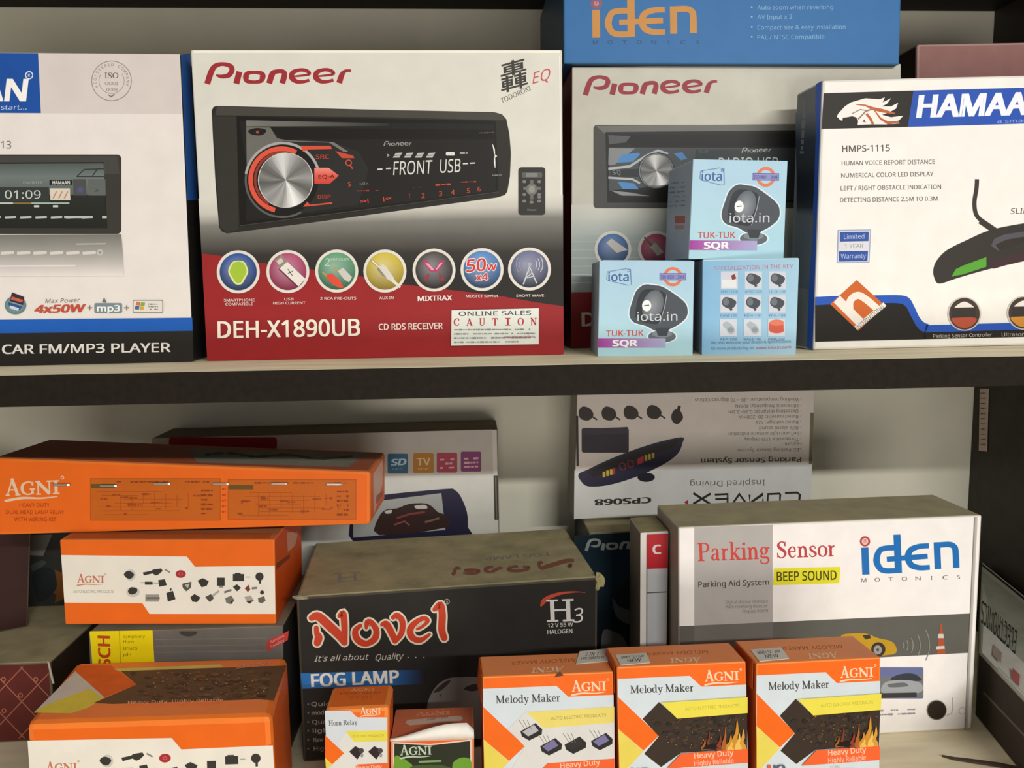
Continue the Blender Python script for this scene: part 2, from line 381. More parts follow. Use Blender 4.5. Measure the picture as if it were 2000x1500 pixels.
def carton(name, label, q, cols, mats=None, z=None, y=None, ztop=None, zb=None, back=None, depth=None, group=None, cat='box', bev=0.0012, body='carton_body', yawback=None, zt=None):
    """q: photo pixels of the front face TL TR BR BL. The front plane is vertical; it stands on z, or runs through y (left, right), or its top edge lies at ztop."""
    if z is not None: a = onz(*q[3], z); b = onz(*q[2], z)
    elif y is not None: a = ony(*q[3], y[0]); b = ony(*q[2], y[1])
    else: a = onz(*q[0], ztop); b = onz(*q[1], ztop)
    d = b-a; d.z = 0; n = Vector((d.y, -d.x, 0)).normalized()
    if n.dot(CAM-a) < 0: n = -n
    c = [onpl(u, v, a, n) for u, v in q]
    if zb is not None:
        for i, j in ((3, 0), (2, 1)):
            e = c[i]-c[j]; t = (zb-c[j].z)/e.z; c[i] = c[j]+e*t
    if zt is not None:
        for i in (0, 1): c[i] = Vector((c[i].x, c[i].y, zt))
    if back: p = onz(*back, c[0].z); depth = (p-c[0]).dot(-n)
    bd = -n*depth
    if yawback: bd = Matrix.Rotation(radians(yawback), 3, 'Z') @ bd
    c8 = c + [p+bd for p in c]
    root = thing(name, label, cat, (c[3]+c[2])/2+bd/2, group, atan2(d.y, d.x))
    bpy.context.view_layer.update()
    box_mesh(body, c8, root, cols, {k: v for k, v in (mats or {}).items()}, bev)
    root_info = dict(root=root, c=c8, n=n, depth=depth)
    print('%-26s' % label[:26], 'y %.3f..%.3f x %.3f..%.3f z %.3f..%.3f depth %.3f yaw %.1f' % (c[3].y, c[3].y+bd.y, c[3].x, c[2].x, c[3].z, c[0].z, depth, math.degrees(atan2(d.y, d.x))))
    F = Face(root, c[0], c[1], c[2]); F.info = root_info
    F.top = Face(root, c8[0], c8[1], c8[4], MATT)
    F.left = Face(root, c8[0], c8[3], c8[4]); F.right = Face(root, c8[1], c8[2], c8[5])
    return F
def finish(F):
    for f in (F, F.top, F.left, F.right):
        f.build()
def slab(name, root, P4, n, t, col, mat=CARD):
    """thin panel of card: four world points, thickness t along n"""
    V = [Vector(p) for p in P4] + [Vector(p)+n*t for p in P4]
    Fs = [[3, 2, 1, 0], [4, 5, 6, 7]] + [[i, (i+1) % 4, 4+(i+1) % 4, 4+i] for i in range(4)]
    o = link_mesh(name, V, Fs, [C(col)]*6, root, [mat])
    bm = bmesh.new(); bm.from_mesh(o.data); bmesh.ops.recalc_face_normals(bm, faces=bm.faces[:]); bm.to_mesh(o.data); bm.free()
    return o
# ------------------------------------------------------------------ the setting
YW, ZL, ZU = 0.37, -0.33, 0.335
WALL = node_mat('wall_paint', 0.8, 0.2, base='ece9d6', noise=0.05, nscale=12, bump=0.1, dust='b0aa98', dustamt=0.25, dscale=5)
WOOD = node_mat('raw_plywood', 0.7, 0.2, base='f8efd2', noise=0.14, nscale=14, bump=0.15, dust='cfbe90', dustamt=0.45, dscale=13, stretch=(1, 5, 5))
LAM = node_mat('dark_laminate', 0.6, 0.08, base='221c17', noise=0.14, nscale=240, bump=0.1)
UPR = node_mat('upright_laminate', 0.5, 0.3, base='35302a', noise=0.2, nscale=60, bump=0.1)
FLO = node_mat('shop_floor', 0.5, 0.3, base='7a7468', noise=0.1, nscale=6)
def cube(name, a, b, mat, root=None, bev=0.0008):
    bm = bmesh.new(); bmesh.ops.create_cube(bm, size=1)
    for v in bm.verts: v.co = Vector(((a[i]+b[i])/2+v.co[i]*(b[i]-a[i]) for i in range(3)))
    if bev: bmesh.ops.bevel(bm, geom=bm.edges[:], offset=bev, segments=2, profile=0.5, affect='EDGES')
    vs = [v.co.copy() for v in bm.verts]; fs = [[v.index for v in f.verts] for f in bm.faces]; bm.free()
    return link_mesh(name, vs, fs, None, root, [mat])
o = cube('wall_back', (-1.6, YW, -1.3), (1.6, YW+0.06, 1.2), WALL, bev=0); o['kind'] = 'structure'
o = cube('floor', (-1.6, -3.0, -1.36), (1.6, YW, -1.3), FLO, bev=0); o['kind'] = 'structure'
XR = 0.521
for nm, z, lab in (('shelf', 0.0, 'dark laminate shelf board with a raw plywood top carrying the upper row of boxes'), ('shelf', ZL, 'bare stained plywood shelf under the lower boxes, seen at the bottom right corner'), ('shelf', ZU, 'topmost dark shelf board above the upper row of boxes, shading the wall')):
    sh_ = thing(nm, lab, 'shelf', (-0.34, 0.18, z-0.0181)); bpy.context.view_layer.update()
    cube('shelf_board', (-1.2, 0.0016, z-0.0177), (XR-.0003, YW-.0003, z-0.0014), LAM, sh_)
    cube('shelf_top_ply', (-1.2, 0.0016, z-0.0014), (XR-.0003, YW-.0003, z-0.0002), WOOD, sh_, 0)
    cube('edge_band', (-1.2, 0, z-0.0181), (XR-.0003, 0.0016, z-0.0004), LAM, sh_, 0.0003)
rack = thing('upright_panel', 'dark brown upright side panel at the right with a narrow paper strip on it', 'side panel', (XR+.009, .18, -1.3)); bpy.context.view_layer.update()
cube('panel_board', (XR, 0.0016, -1.3), (XR+0.018, YW-.0003, ZU+0.3), UPR, rack)
r2_ = thing('upright_panel', 'dark upright side panel far beyond the left edge of the shelves', 'side panel', (-1.209, .18, -1.3)); bpy.context.view_layer.update()
cube('panel_board', (-1.218, 0.0016, -1.3), (-1.2, YW-.0003, ZU+0.3), UPR, r2_)
# paper label strip glued on the upright, brown batten beside the wall
uf = Face(rack, (XR, .2, 0), (XR, .1, 0), (XR, .1, .1), MATT)
p = [onx(u, v, XR-0.0006) for u, v in ((1914.5, 759), (1931, 759), (1928, 882), (1912.5, 880))]
slab('label_strip', rack, p, Vector((-1, 0, 0)), 0.0005, 'd0bcae', MATT)
uf.use('label_print'); uf.k = 400
for i in range(11): scribble(uf, 1918, 768+i*10, 1927, 768+i*10, 3, '7c675c', dens=.9)
uf.build()


# ================================================================== upper shelf
WH = 'ddd8ce'
# --- left: white car radio box, blue and black band
F = carton('radio_box', 'white car radio box with blue and black bands, leftmost on the upper shelf', [(-350, 100), (352, 106), (378, 706), (-320, 722)],
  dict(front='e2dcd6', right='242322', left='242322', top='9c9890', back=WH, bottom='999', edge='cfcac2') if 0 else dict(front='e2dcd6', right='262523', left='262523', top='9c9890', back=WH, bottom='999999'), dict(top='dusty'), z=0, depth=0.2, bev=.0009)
F.poly([(-350, 100), (351, 106), (355, 222), (-347, 220)], 'd3c9c4')
F.poly([(-350, 100), (74.5, 104), (80, 221), (-347, 219)], '1d4f9f')
F.use('brand_lettering')
F.text('HAMAAN', -232, 197, 51, 197, 42, 'f3f0ec', shear=.12, bold=.035)
F.ring(57, 147, 6, 8, 'dfe4ee', n=14); F.text('R', 54, 150, 60, 150, 6, 'dfe4ee')
F.text('a smart start...', -66, 214, 52, 214, 9, 'c4d0e6', shear=.1)
F.use('quality_seal')
F.ring(218, 158, 38, 39.5, '8d8880'); F.ring(218, 158, 24, 25.2, '9a958e', a0=150, a1=395)
for i, ch in enumerate('REGISTERED COMPANY'):
    a = radians(200-i*12.6); x, y = 218+29*cos(a), 158-29*sin(a)
    if ch != ' ': F.text(ch, x-2.4*sin(a), y-2.4*cos(a), x+2.4*sin(a), y+2.4*cos(a), 6, '8d8880'); F.k -= 1
F.serif('ISO', 204, 153, 232, 153, 11, '5d5952'); F.serif('OOOI', 205, 166, 231, 166, 6, '8a857e'); F.serif('OOOS', 208, 178, 230, 178, 6, '8a857e')
F.line([(212, 185), (217, 189), (224, 184)], 2, '77726b')
F.use('lettering'); F.text('HM-6013', -60, 290, 22, 290, 14.5, '6d675f')
F.use('radio_picture')
F.rrect(-260, 302, 237, 457, 8, '3a3833'); F.poly([(-254, 305), (229, 305), (234, 340), (-254, 340)], '45443f')
F.grad([(-250, 319, 204, 317, '4d5653'), (-250, 345, 205, 345, '6d7774'), (-250, 380, 207, 380, '56605d'), (-250, 381, 207, 381, '2b2d29'), (-250, 445, 210, 446, '23241f')])
F.line([(-250, 320), (203, 318), (209, 445)], 2.5, '23221e')
for a, b in (((150, 345), (204, 345)), ((165, 331), (203, 330))): F.line([a, b], 2, '2e302c')
F.line([(150, 345), (165, 331)], 2, '2e302c'); F.line([(180, 345), (190, 331)], 2, '2e302c')
F.poly([(143, 350), (168, 350), (169, 382), (144, 382)], '4b4e4c'); F.ell(157, 371, 8, 8, '4b4b66', '5a5a74')
F.poly([(172, 350), (206, 350), (207, 382), (173, 382)], '5e6562'); F.text('>', 182, 378, 196, 378, 12, '3b3e3b')
F.poly([(-200, 366), (96, 366), (97, 394), (-200, 394)], '343a36')
F.text('01:09', 10, 388, 80, 388, 16, 'c4cac6'); F.text('RADIO', -110, 388, -10, 388, 16, 'c4cac6')
F.poly([(97, 352), (142, 352), (142, 361), (97, 361)], '22231f'); F.text('HAMAAN', 103, 360, 137, 360, 6.5, 'd9ded9', bold=.02)
F.text('HM-6013', 46, 359, 82, 359, 5, '9aa39f')
F.poly([(98, 368), (137, 368), (138, 391), (99, 391)], 'd6cbbc')
for i in range(3): F.line([(104+i*11, 388), (111+i*11, 374)], 2.5, 'b98b70')
F.line([(-200, 397), (26, 397)], 3, 'b9c2bd'); F.line([(26, 397), (62, 397)], 2.5, '8d7040'); F.line([(62, 397), (136, 397)], 3, '9fb4a9')
F.line([(67, 403), (77, 403)], 4, 'c9cfcb'); F.line([(104, 403), (114, 403)], 4, 'c9cfcb')
for i in range(13): F.line([(-200+i*30, 425), (-178+i*30, 424)], 4, 'b3bab6')
F.line([(126, 424), (180, 424)], 4.5, 'b3bab6'); F.line([(200, 424), (209, 424)], 5, 'b3bab6')
F.use('reflection_print')
F.grad([(-250, 460, 237, 458, '76746e'), (-250, 478, 239, 476, '8b8983'), (-250, 505, 241, 503, 'aba8a2'), (-250, 528, 242, 526, 'cfc9c4'), (-250, 541, 242, 539, 'e2dcd6')])
for i in range(12): F.line([(-190+i*32, 495), (-164+i*32, 493)], 6, 'd2cec9')
F.ell(196, 493, 6, 6, 'c0bdb7'); F.ell(196, 493, 3, 3, '95928c'); F.line([(-200, 521), (148, 519)], 3, 'ddd8d2')
F.line([(150, 477), (208, 476)], 3, 'aeaba5')
F.use('feature_icons')
F.ell(31, 596, 21, 18, '5f7d80', '8aa3a5'); F.poly([(24, 571), (48, 580), (46, 596), (20, 588)], '3c2c35'); F.poly([(24, 579), (46, 586), (44, 591), (22, 585)], 'c0604c'); F.poly([(17, 590), (44, 598), (40, 605), (18, 598)], '2f5086'); F.poly([(20, 596), (38, 602), (36, 607), (20, 602)], 'c9d2de')
F.text('Max Power', 89, 592, 156, 590, 8, '77705c', shear=.2)
F.text('4x50W', 67, 611, 165, 609, 14.5, 'b9503c', shear=.25, bold=.05)
for x in (176, 248): F.line([(x-5, 601), (x+5, 601)], 2, '7d7872'); F.line([(x, 596), (x, 606)], 2, '7d7872')
F.rrect(185, 592, 239, 611, 3, '77868c'); F.text('mp3', 190, 608, 235, 608, 12, 'e8ecec', bold=.03); F.poly([(200, 590), (204, 581), (209, 591)], '6d6a62')
F.rrect(260, 586, 319, 611, 3, '8a8680'); F.rrect(261.5, 587.5, 317.5, 609.5, 2, 'dcd8d0')
for dx, dy, c in ((0, 0, 'c9764a'), (9, 1, '8aa04a'), (-2, 8, '4a62a0'), (7, 9, 'c9a93e')): F.poly([(267+dx, 589+dy), (275+dx, 590+dy), (274+dx, 597+dy), (266+dx, 596+dy)], c)
scribble(F, 290, 594, 310, 594, 3, '6f6c66', rows=3, gap=5, dens=.9)
F.use('printed_artwork')
F.poly([(-325, 628), (376, 620.5), (377, 646), (-324, 655)], '1f5cb4'); F.poly([(-324, 655), (377, 646), (378, 706), (-320, 722)], '282623')
F.use('lettering'); F.text('CAR FM/MP3 PLAYER', 5, 691, 334, 687, 17.5, 'eeebe6', bold=.02)
R_ = F.right; R_.grad([(353, 107, 371, 104, '2f6cc0'), (366, 391, 386, 391, '3170c6')])
finish(F)

# --- white/red CD receiver box
PQ = [(372, 97), (1098, 97), (1101, 692), (405, 705)]
F = carton('radio_box', 'white and deep red car CD receiver box with seven round icons and a caution sticker', PQ,
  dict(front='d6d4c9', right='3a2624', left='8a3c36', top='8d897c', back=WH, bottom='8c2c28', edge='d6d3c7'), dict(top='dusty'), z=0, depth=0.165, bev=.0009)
def xl(y): return 372+33*(y-97)/608.
def xr(y): return 1098+3*(y-97)/595.
F.grad([(xl(388), 388, xr(380), 380, 'd6d4c9'), (xl(418), 418, xr(402), 402, 'c2c0b7'), (xl(442), 442, xr(424), 424, '7d7b75'), (xl(468), 468, xr(455), 455, '605e58'), (xl(500), 500, xr(490), 490, '35322e'), (xl(540), 540, xr(530), 530, '2a2825'), (xl(600), 600, xr(610), 610, '292724')])
RB = [(xl(495)+.5, 495), (433, 500), (470, 507), (503, 512.5), (560, 519), (607, 526), (660, 534), (706, 540), (745, 548), (784, 555), (850, 563), (903, 569), (982, 579), (1050, 591), (1100.5, 598)]
F.poly(RB+[(1100.7, 660), (403, 672)], '972729'); F.grad([(403, 671, 1101, 659, '972729'), (405, 705, 1101, 692, '9a2628')])
F.line([(1093, 110), (1096, 380)], 2, 'efece2'); F.line([(378, 101), (1094, 101)], 5, 'eeebdd')  # bright lines paint highlights along the top and right edges
F.use('brand_lettering'); pioneer(F, 399, 164, 686, 162, 43, '9c2f35')
F.use('side_logo')
F.text('轟', 979, 178, 1031, 164, 44, '3b3732', up=(-3, -43), bold=.014)
F.text('EQ', 1040, 164, 1073, 155, 22, 'c25050', up=(0, -22), shear=.15)
F.serif('TODOROKI', 980, 202, 1037, 175, 9.5, '5c564e', up=(-4, -9)) if 0 else F.text('TODOROKI', 980, 202, 1037, 176, 9, '5c564e', up=(-3, -9))
F.use('radio_picture')
OUT = [(424, 207), (600, 211), (760, 215), (965, 219), (980, 223), (989, 233), (995, 262), (998, 300), (996, 345), (991, 374), (986, 381), (970, 386), (850, 402), (740, 417), (600, 436), (443, 456), (433, 452), (428, 444), (421, 360), (416, 270), (413.5, 216), (417, 209)]
F.poly(OUT, '2c2a26'); F.poly([(424, 208), (965, 220), (980, 224), (986, 235), (760, 229), (420, 225)], '45433d')
F.poly([(416, 228), (462, 228), (466, 448), (443, 454), (430, 442)], '34332e')
F.poly([(462, 227), (968, 236), (974, 376), (720, 410), (468, 442)], '191815')
F.poly([(468, 236), (965, 243), (970, 372), (720, 404), (480, 432), (484, 340)], '22201e')
F.hgrad([(481, 235), (760, 241), (760, 246), (481, 247)], '76756f', '2c2b28')
F.poly([(481, 248), (528, 249), (541, 270), (560, 274), (640, 277), (660, 285), (678, 298), (600, 330), (482, 330)], '6b6a65')
F.poly([(530, 249), (962, 254), (964, 272), (548, 272)], '1a1816'); F.blob([(485, 255), (502, 250), (520, 254), (512, 264), (492, 263)], '1f1d1b'); F.ell(503, 258, 3, 3, 'a04a3a')
F.poly([(552, 276), (655, 279), (700, 296), (720, 330), (700, 400), (560, 420), (480, 380), (485, 330)], '2b2a28')
F.ring(552, 352, 70, 75, 'a5a5a2', n=40, a0=5, a1=170, col2='a5a5a2'); F.ring(552, 352, 70, 74, '5a5a58', n=30, a0=170, a1=300)
F.ell(552, 352, 70, 70, '1b1a19'); F.ring(550, 351, 56, 65, 'd9553f', n=40, a0=62, a1=258); F.ring(552, 351, 51, 56, '8c3a2c', n=40, a0=80, a1=240)
# machined knob: wedges of light and dark
pts = []; Fc = []; Kc = []; sh = ['8f8f8f', 'b5b5b5', 'cfcfcf', '8a8a8a', '747474', 'a0a0a0', '888888', '5f5f5f', '4d4d4d', '777777', '555555', '8f8f8f', 'a4a4a4', '7d7d7d', 'c9c9c9', 'ededed', 'c4c4c4', '7a7a7a', '585858', '7f7f7f', '9d9d9d', '6a6a6a', '909090', '828282']
ang = [60, 80, 100, 115, 135, 150, 165, 180, 195, 205, 215, 230, 245, 262, 280, 296, 308, 320, 335, 345, 358, 375, 390, 405]
ang = [50+i*15 for i in range(24)]; sh = ['7c7c7a', '989896', 'b4b4b2', 'd4d4d2', 'c6c6c4', '90908e', '6e6e6c', '5c5c5a', '848482', '5a5a58', '767674', '9c9c9a', '8a8a88', 'a8a8a6', '8a8a88', 'c8c8c6', 'f0f0ee', 'd0d0ce', '868684', '5e5e5c', '767674', '9a9a98', '7e7e7c', '6a6a68']
def knob(F, cx, cy, r, tint=None):
    pts = [(cx, cy)]+[(cx+r*cos(radians(a)), cy-r*1.02*sin(radians(a))) for a in ang]
    f = [[0, 1+i, 1+(i+1) % 24] for i in range(24)]
    F.raw(pts, f, [[C(sh[i]), C(sh[i]), C(sh[(i+1) % 24])] for i in range(24)])
    return F
F.ring(558, 352, 52, 54, 'd0d0ce', n=40); knob(F, 558, 352, 52.5)
F.poly([(587, 285), (646, 285), (648, 291), (602, 292), (592, 297)], 'd2503c'); F.poly([(655, 295), (690, 304), (692, 309), (668, 309)], 'c24a36')
F.poly([(640, 277), (652, 278), (680, 296), (672, 297)], '75746f')
F.grad([(614, 328, 642, 328, 'e88a80'), (614, 343, 662, 343, 'd95a4c'), (614, 359, 644, 359, 'c8443a')]); F.text('EQ-A', 622, 349, 654, 348, 7, '5c1d18', bold=.02)
F.text('SRC', 617, 310, 643, 310, 8, 'b04030', bold=.02); F.text('DISP', 621, 388, 646, 387, 7, 'b04030', bold=.02)
F.poly([(592, 404), (600, 394), (606, 400), (649, 395), (649, 398), (602, 403)], 'd2503c')
F.ring(681, 318, 4.5, 6.5, 'c8503e', n=14); F.line([(684, 323), (689, 330)], 2.5, 'c8503e')
F.text('S', 676, 365, 690, 363, 8, 'c24a36', bold=.02); F.text('MIX', 703, 362, 720, 361, 5, '75736e')
F.text('>>|', 704, 397, 720, 395, 6, 'd84a3c', bold=.04); F.text('|<<', 749, 392, 765, 390, 6, 'd84a3c', bold=.04); scribble(F, 690, 373, 755, 372, 3, 'a03c30', dens=.6)
pioneer(F, 749, 285, 804, 284, 9.5, '9a9894', wk=46)
F.use('display_print')
def seg(F, t, x0, y0, x1, y1, h, col):
    F.text(t, x0, y0, x1, y1, h, col, shear=.10, bold=-.012)
seg(F, 'FRONT', 768, 342, 843, 339, 26, 'd5d6d0'); seg(F, 'USB', 859, 338, 899, 336, 26, 'd5d6d0')
for x, y in ((737, 331), (754, 329.5), (904, 320), (918, 319)): F.line([(x, y), (x+10, y-.5)], 2.4, 'd5d6d0')
for i in range(4):
    F.poly([(767+i*21.5, 308), (773+i*21.5, 299), (786+i*21.5, 298), (780+i*21.5, 308)], 'b9b9b3')
    F.line([(768+i*21.5, 304), (783+i*21.5, 303)], 1.2, '22201e'); F.k -= 2
F.k += 3; F.text('>', 755, 307, 762, 307, 7, 'b9b9b3', bold=.04)
F.rrect(871, 297, 888, 304, 2, 'd8d8d2'); scribble(F, 898, 299, 913, 299, 5, 'a09f9a', dens=.9)
F.line([(962, 282), (965, 292), (966, 301)], [1, 3, 2], 'e4e2dc'); F.poly([(966, 301), (971, 305), (966, 309)], 'e4e2dc'); F.line([(966, 308), (966, 318), (967, 328)], [2, 3, 1], 'e4e2dc')
for i, (x, y) in enumerate(((799, 384), (826, 384), (860, 380), (884, 377), (914, 374), (935, 371))): F.text(str(i+1), x-3, y+3, x+4, y+3, 9, 'c25038' if i else '6b3a30', bold=.01)
scribble(F, 845, 362, 880, 360, 4, 'c24a36', dens=.8); scribble(F, 900, 356, 930, 355, 3.5, '9a4032', dens=.7); scribble(F, 790, 367, 825, 366, 3, '6f3a30'); scribble(F, 935, 260, 965, 259, 4, '55534e', dens=.9); scribble(F, 955, 343, 980, 342, 3.5, '7d7b76', dens=.8)
F.line([(470, 441), (720, 409), (974, 375)], 2, '3f3d39')
F.use('remote_picture')
F.rrect(1012.5, 327, 1065, 420, 6, '33322f'); F.rrect(1019, 337, 1059, 347, 3, '5b5b58'); F.rrect(1027, 338, 1050, 346, 2, '7d7d7a')
F.ell(1038.5, 370, 11, 11, '77776f'); F.line([(1038.5, 352), (1038.5, 390)], 6, '6a6a66'); F.line([(1022, 368), (1056, 368)], 6, '6a6a66'); F.ell(1038.5, 370, 6, 7, '8e8e88')
for x, y in ((1024, 355), (1053, 355), (1024, 380), (1053, 380), (1024, 393), (1038, 395), (1053, 393), (1053, 385)): F.ell(x, y, 4, 3, '77777a', n=10); F.k -= 1
F.k += 1; F.text('Pioneer', 1030, 412, 1048, 412, 4, '8a8a86')
F.use('round_icon')
cen = [(465.8, 531), (562.6, 530.5), (658, 529.5), (752, 529.5), (847.8, 527.5), (941.5, 526.5), (1034, 525.5)]
tc_ = [('2a5298', '1d3158'), ('b04a72', '7c2040'), ('5f9c78', '2b5a40'), ('cdb93a', '86701c'), ('4a4442', '1f1c1c'), ('4f86c4', '1b3050'), ('6a6f92', '1f2a34')]
def badge(F, x, y, c, r=42, halo=None):
    F.use('round_icon'); F.icons.append(F.cur)
    if halo: F.ring(x, y, r, r+5, 'c8c0b8', n=32, col2=halo)
    F.ell(x, y, r, r, 'ddd9d0', n=36); F.ring(x, y, r-6.5, r-5.5, '8a867e', n=36)
    a, b = C(c[0]), C(c[1]); pts = [(x+(r-6)*cos(2*pi*i/30), y-(r-6)*sin(2*pi*i/30)) for i in range(30)]+[(x-8, y-9)]
    F.raw(pts, [[i, (i+1) % 30, 30] for i in range(30)], [[mixc(a, b, .5+.5*sin(-2*pi*i/30)), mixc(a, b, .5+.5*sin(-2*pi*(i+1)/30)), mixc(a, (.8, .8, .85, 1), .25)] for i in range(30)])
for (x, y), c in zip(cen, tc_): badge(F, x, y, c)
x, y = F.pick(0) or cen[0]; F.blob([(x-19, y+2), (x-18, y-8), (x-11, y-19), (x, y-22), (x+12, y-19), (x+18, y-8), (x+19, y+2), (x+12, y+16), (x+6, y+24), (x-5, y+24), (x-12, y+16)], 'd8e2a0'); F.blob([(x-16, y+2), (x-15, y-7), (x-9, y-17), (x, y-20), (x+10, y-17), (x+15, y-7), (x+16, y+2), (x+9, y+14), (x+5, y+21), (x-4, y+21), (x-9, y+14)], 'a3c23c')
x, y = F.pick(1) or cen[1]; F.poly([(x-26, y-22), (x-12, y-33), (x, y-16), (x-13, y-5)], '96897f'); F.poly([(x-22, y-20), (x-13, y-27), (x-8, y-20), (x-17, y-13)], 'd0c8bc'); F.poly([(x-17, y-5), (x-1, y-19), (x+34, y+14), (x+20, y+30)], 'e4e0d8'); F.line([(x-17, y-5), (x+20, y+30)], 2.5, '5c2c3a'); F.line([(x, y-5), (x+9, y+8)], 1.5, '4c463f'); F.line([(x, y+4), (x+10, y-1)], 1.5, '4c463f')
x, y = F.pick(2) or cen[2]; F.text('2', x-24, y-10, x-12, y-10, 15, 'b7d6c0'); F.text('PRE-OUTS', x-11, y-20, x+24, y-20, 5, 'c8dccb'); F.line([(x-28, y+2), (x-18, y+11)], 3, 'b79a50'); F.poly([(x-20, y+8), (x-10, y+4), (x+4, y+16), (x+14, y+32), (x+6, y+33), (x-8, y+26), (x-18, y+16)], 'd9503a'); F.line([(x-6, y-8), (x+6, y+2)], 3, 'b79a50'); F.poly([(x+2, y), (x+12, y-7), (x+30, y+12), (x+24, y+22), (x+14, y+16)], 'c9c6bf')
x, y = F.pick(3) or cen[3]; F.line([(x-28, y-22), (x-12, y-8)], 4.5, 'a59c80'); F.line([(x-26, y-21), (x-12, y-8)], 2, 'efe8d0'); F.poly([(x-16, y-4), (x-4, y-14), (x+3, y-8), (x+18, y+14), (x+12, y+20), (x-4, y+10)], 'd5d2c6'); F.poly([(x-16, y-4), (x-12, y-7), (x+4, y+14), (x-4, y+10)], '8d897c'); F.line([(x+14, y+17), (x+30, y+32)], [7, 4], 'dcd8cc')
x, y = F.pick(4) or cen[4]; F.poly([(x-23, y-19), (x-13, y-19), (x-2, y-3), (x+3, y-3), (x+12, y-19), (x+22, y-19), (x+8, y+3), (x-8, y+3)], 'b3416c'); F.poly([(x-17, y-13), (x-11, y-13), (x, y-1), (x-4, y+1)], 'e0a0ba'); F.poly([(x+12, y-14), (x+17, y-14), (x+6, y-1), (x+3, y-1)], 'e0a0ba'); F.poly([(x-12, y+6), (x-9, y+8), (x-13, y+21), (x-23, y+20), (x-16, y+16)], 'a03040'); F.poly([(x+9, y+6), (x+12, y+6), (x+17, y+16), (x+24, y+20), (x+13, y+21)], 'a03040')
x, y = F.pick(5) or cen[5]; F.text('50', x-31, y+5, x+7, y+2, 24, 'c93f38', shear=.12, bold=.02, outline='eadfe0', ow=.045); F.text('w', x+8, y+2, x+28, y+1, 16, 'c93f38', shear=.1, bold=.02, outline='eadfe0', ow=.05); F.text('x4', x-12, y+22, x+12, y+21, 14, 'c93f38', bold=.02, outline='eadfe0', ow=.05)
x, y = F.pick(6) or cen[6]
F.line([(x-12, y+30), (x, y-5), (x+14, y+28)], 2.6, 'c9cdd2'); F.line([(x-8, y+18), (x+9, y+14)], 1.5, 'c9cdd2'); F.line([(x-5, y+8), (x+6, y+7), (x-8, y+18)], 1.5, 'c9cdd2'); F.line([(x+3, y), (x-5, y+8)], 1.2, 'c9cdd2'); F.ell(x, y-9, 4, 4, 'a9a8bc', n=12)
for r in (13, 19, 25): F.ring(x, y-9, r, r+1.6, 'c8ccd6', n=10, a0=-35, a1=35); F.ring(x, y-9, r, r+1.6, '9298ac', n=10, a0=150, a1=215)
F.use('lettering')
for t, a, b, yy in (('SMARTPHONE', 438, 498, 589), ('COMPATIBLE', 441, 495, 596.5), ('USB', 556, 574, 587), ('HIGH CURRENT', 534, 597, 594.5), ('2 RCA PRE-OUTS', 626, 696, 585.5), ('AUX IN', 741, 769, 584.5), ('MOSFET 50Wx4', 910, 973, 581), ('SHORT WAVE', 1008, 1062, 580)):
    F.text(t, a, yy, b, yy-.6, 5, 'e3cfc8', bold=.015)
F.text('MIXTRAX', 816, 588, 883, 586.5, 9.5, 'ecdcd8', bold=.03)
F.text('DEH-X1890UB', 426, 660, 704, 655, 32, 'f2eadc', bold=.022)
F.text('CD RDS RECEIVER', 740, 644.5, 865, 642, 12, 'efd9d0', bold=.02)
c = [F.P(a, b) for a, b in ((882, 606), (1052, 602), (1052, 672), (881, 675))]
stick = slab('caution_sticker', F.info['root'], c, F.n, 0.0004, 'dfe3dc'); F.k += 140
F.use('sticker_print'); F.text('ONLINE SALES', 896, 617, 1037, 615, 8.5, '44484a', bold=.01)
for i, ch in enumerate('CAUTION'): F.serif(ch, 886+i*25, 636-i*.2, 886+i*25+12, 636-i*.2, 14, 'b5323c', grow=.6)
for i in range(4): scribble(F, 887, 644+i*8, (1045, 1045, 1045, 1012)[i], 643+i*8, 3.6, '84898a', dens=.93)
F.text('www.pioneer-india.in', 984, 660, 1044, 659, 4.5, 'a84a50')
F.text('MRP', 430, 684, 450, 684, 5, '972729') if 0 else None
finish(F)
for o_ in F.info['root'].children:
    if o_.name.startswith('sticker_print'): o_.parent = stick

# --- second receiver box, set further back
F = carton('radio_box', 'pale grey car receiver box with blue-lit dial standing behind the stacked light blue boxes', [(1117, 130), (1760, 124), (1760, 668), (1115, 680)],
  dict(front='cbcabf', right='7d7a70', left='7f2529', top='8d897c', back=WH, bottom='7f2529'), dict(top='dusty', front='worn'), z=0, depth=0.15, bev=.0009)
F2 = F; topP2 = F.info['c'][0].z
F.grad([(1116, 400, 1760, 394, 'cbcabf'), (1116, 470, 1760, 464, 'a8b3b0'), (1116, 571, 1760, 563, '94a09e')])
for i in range(8): F.line([(1117, 440+i*16), (1300, 439+i*16)], 2, 'b4bcb8'); F.k -= 1
F.k += 1
F.poly([(1116, 571), (1760, 563), (1760, 668), (1115, 680)], '8a2629')
F.use('brand_lettering'); pioneer(F, 1138, 186, 1401, 181, 39, '93313a')
F.use('radio_picture')
F.rrect(1159, 244, 1790, 407, 7, '4a4a47'); F.poly([(1164, 246), (1790, 240), (1790, 252), (1182, 258), (1182, 262)], '6d6d69'); F.poly([(1182, 258), (1790, 252), (1790, 395), (1186, 396)], '262726')
F.poly([(1190, 264), (1790, 258), (1790, 284), (1238, 287), (1225, 276), (1190, 280)], '1e1f1f'); F.poly([(1188, 264), (1232, 266), (1222, 278), (1190, 282)], '55575a')
F.poly([(1190, 288), (1560, 290), (1560, 300), (1450, 350), (1190, 372)], '4c5054'); F.poly([(1189, 289), (1240, 290), (1200, 322), (1188, 322)], '84878a')
F.poly([(1360, 292), (1790, 288), (1790, 390), (1340, 392)], '3b4144')
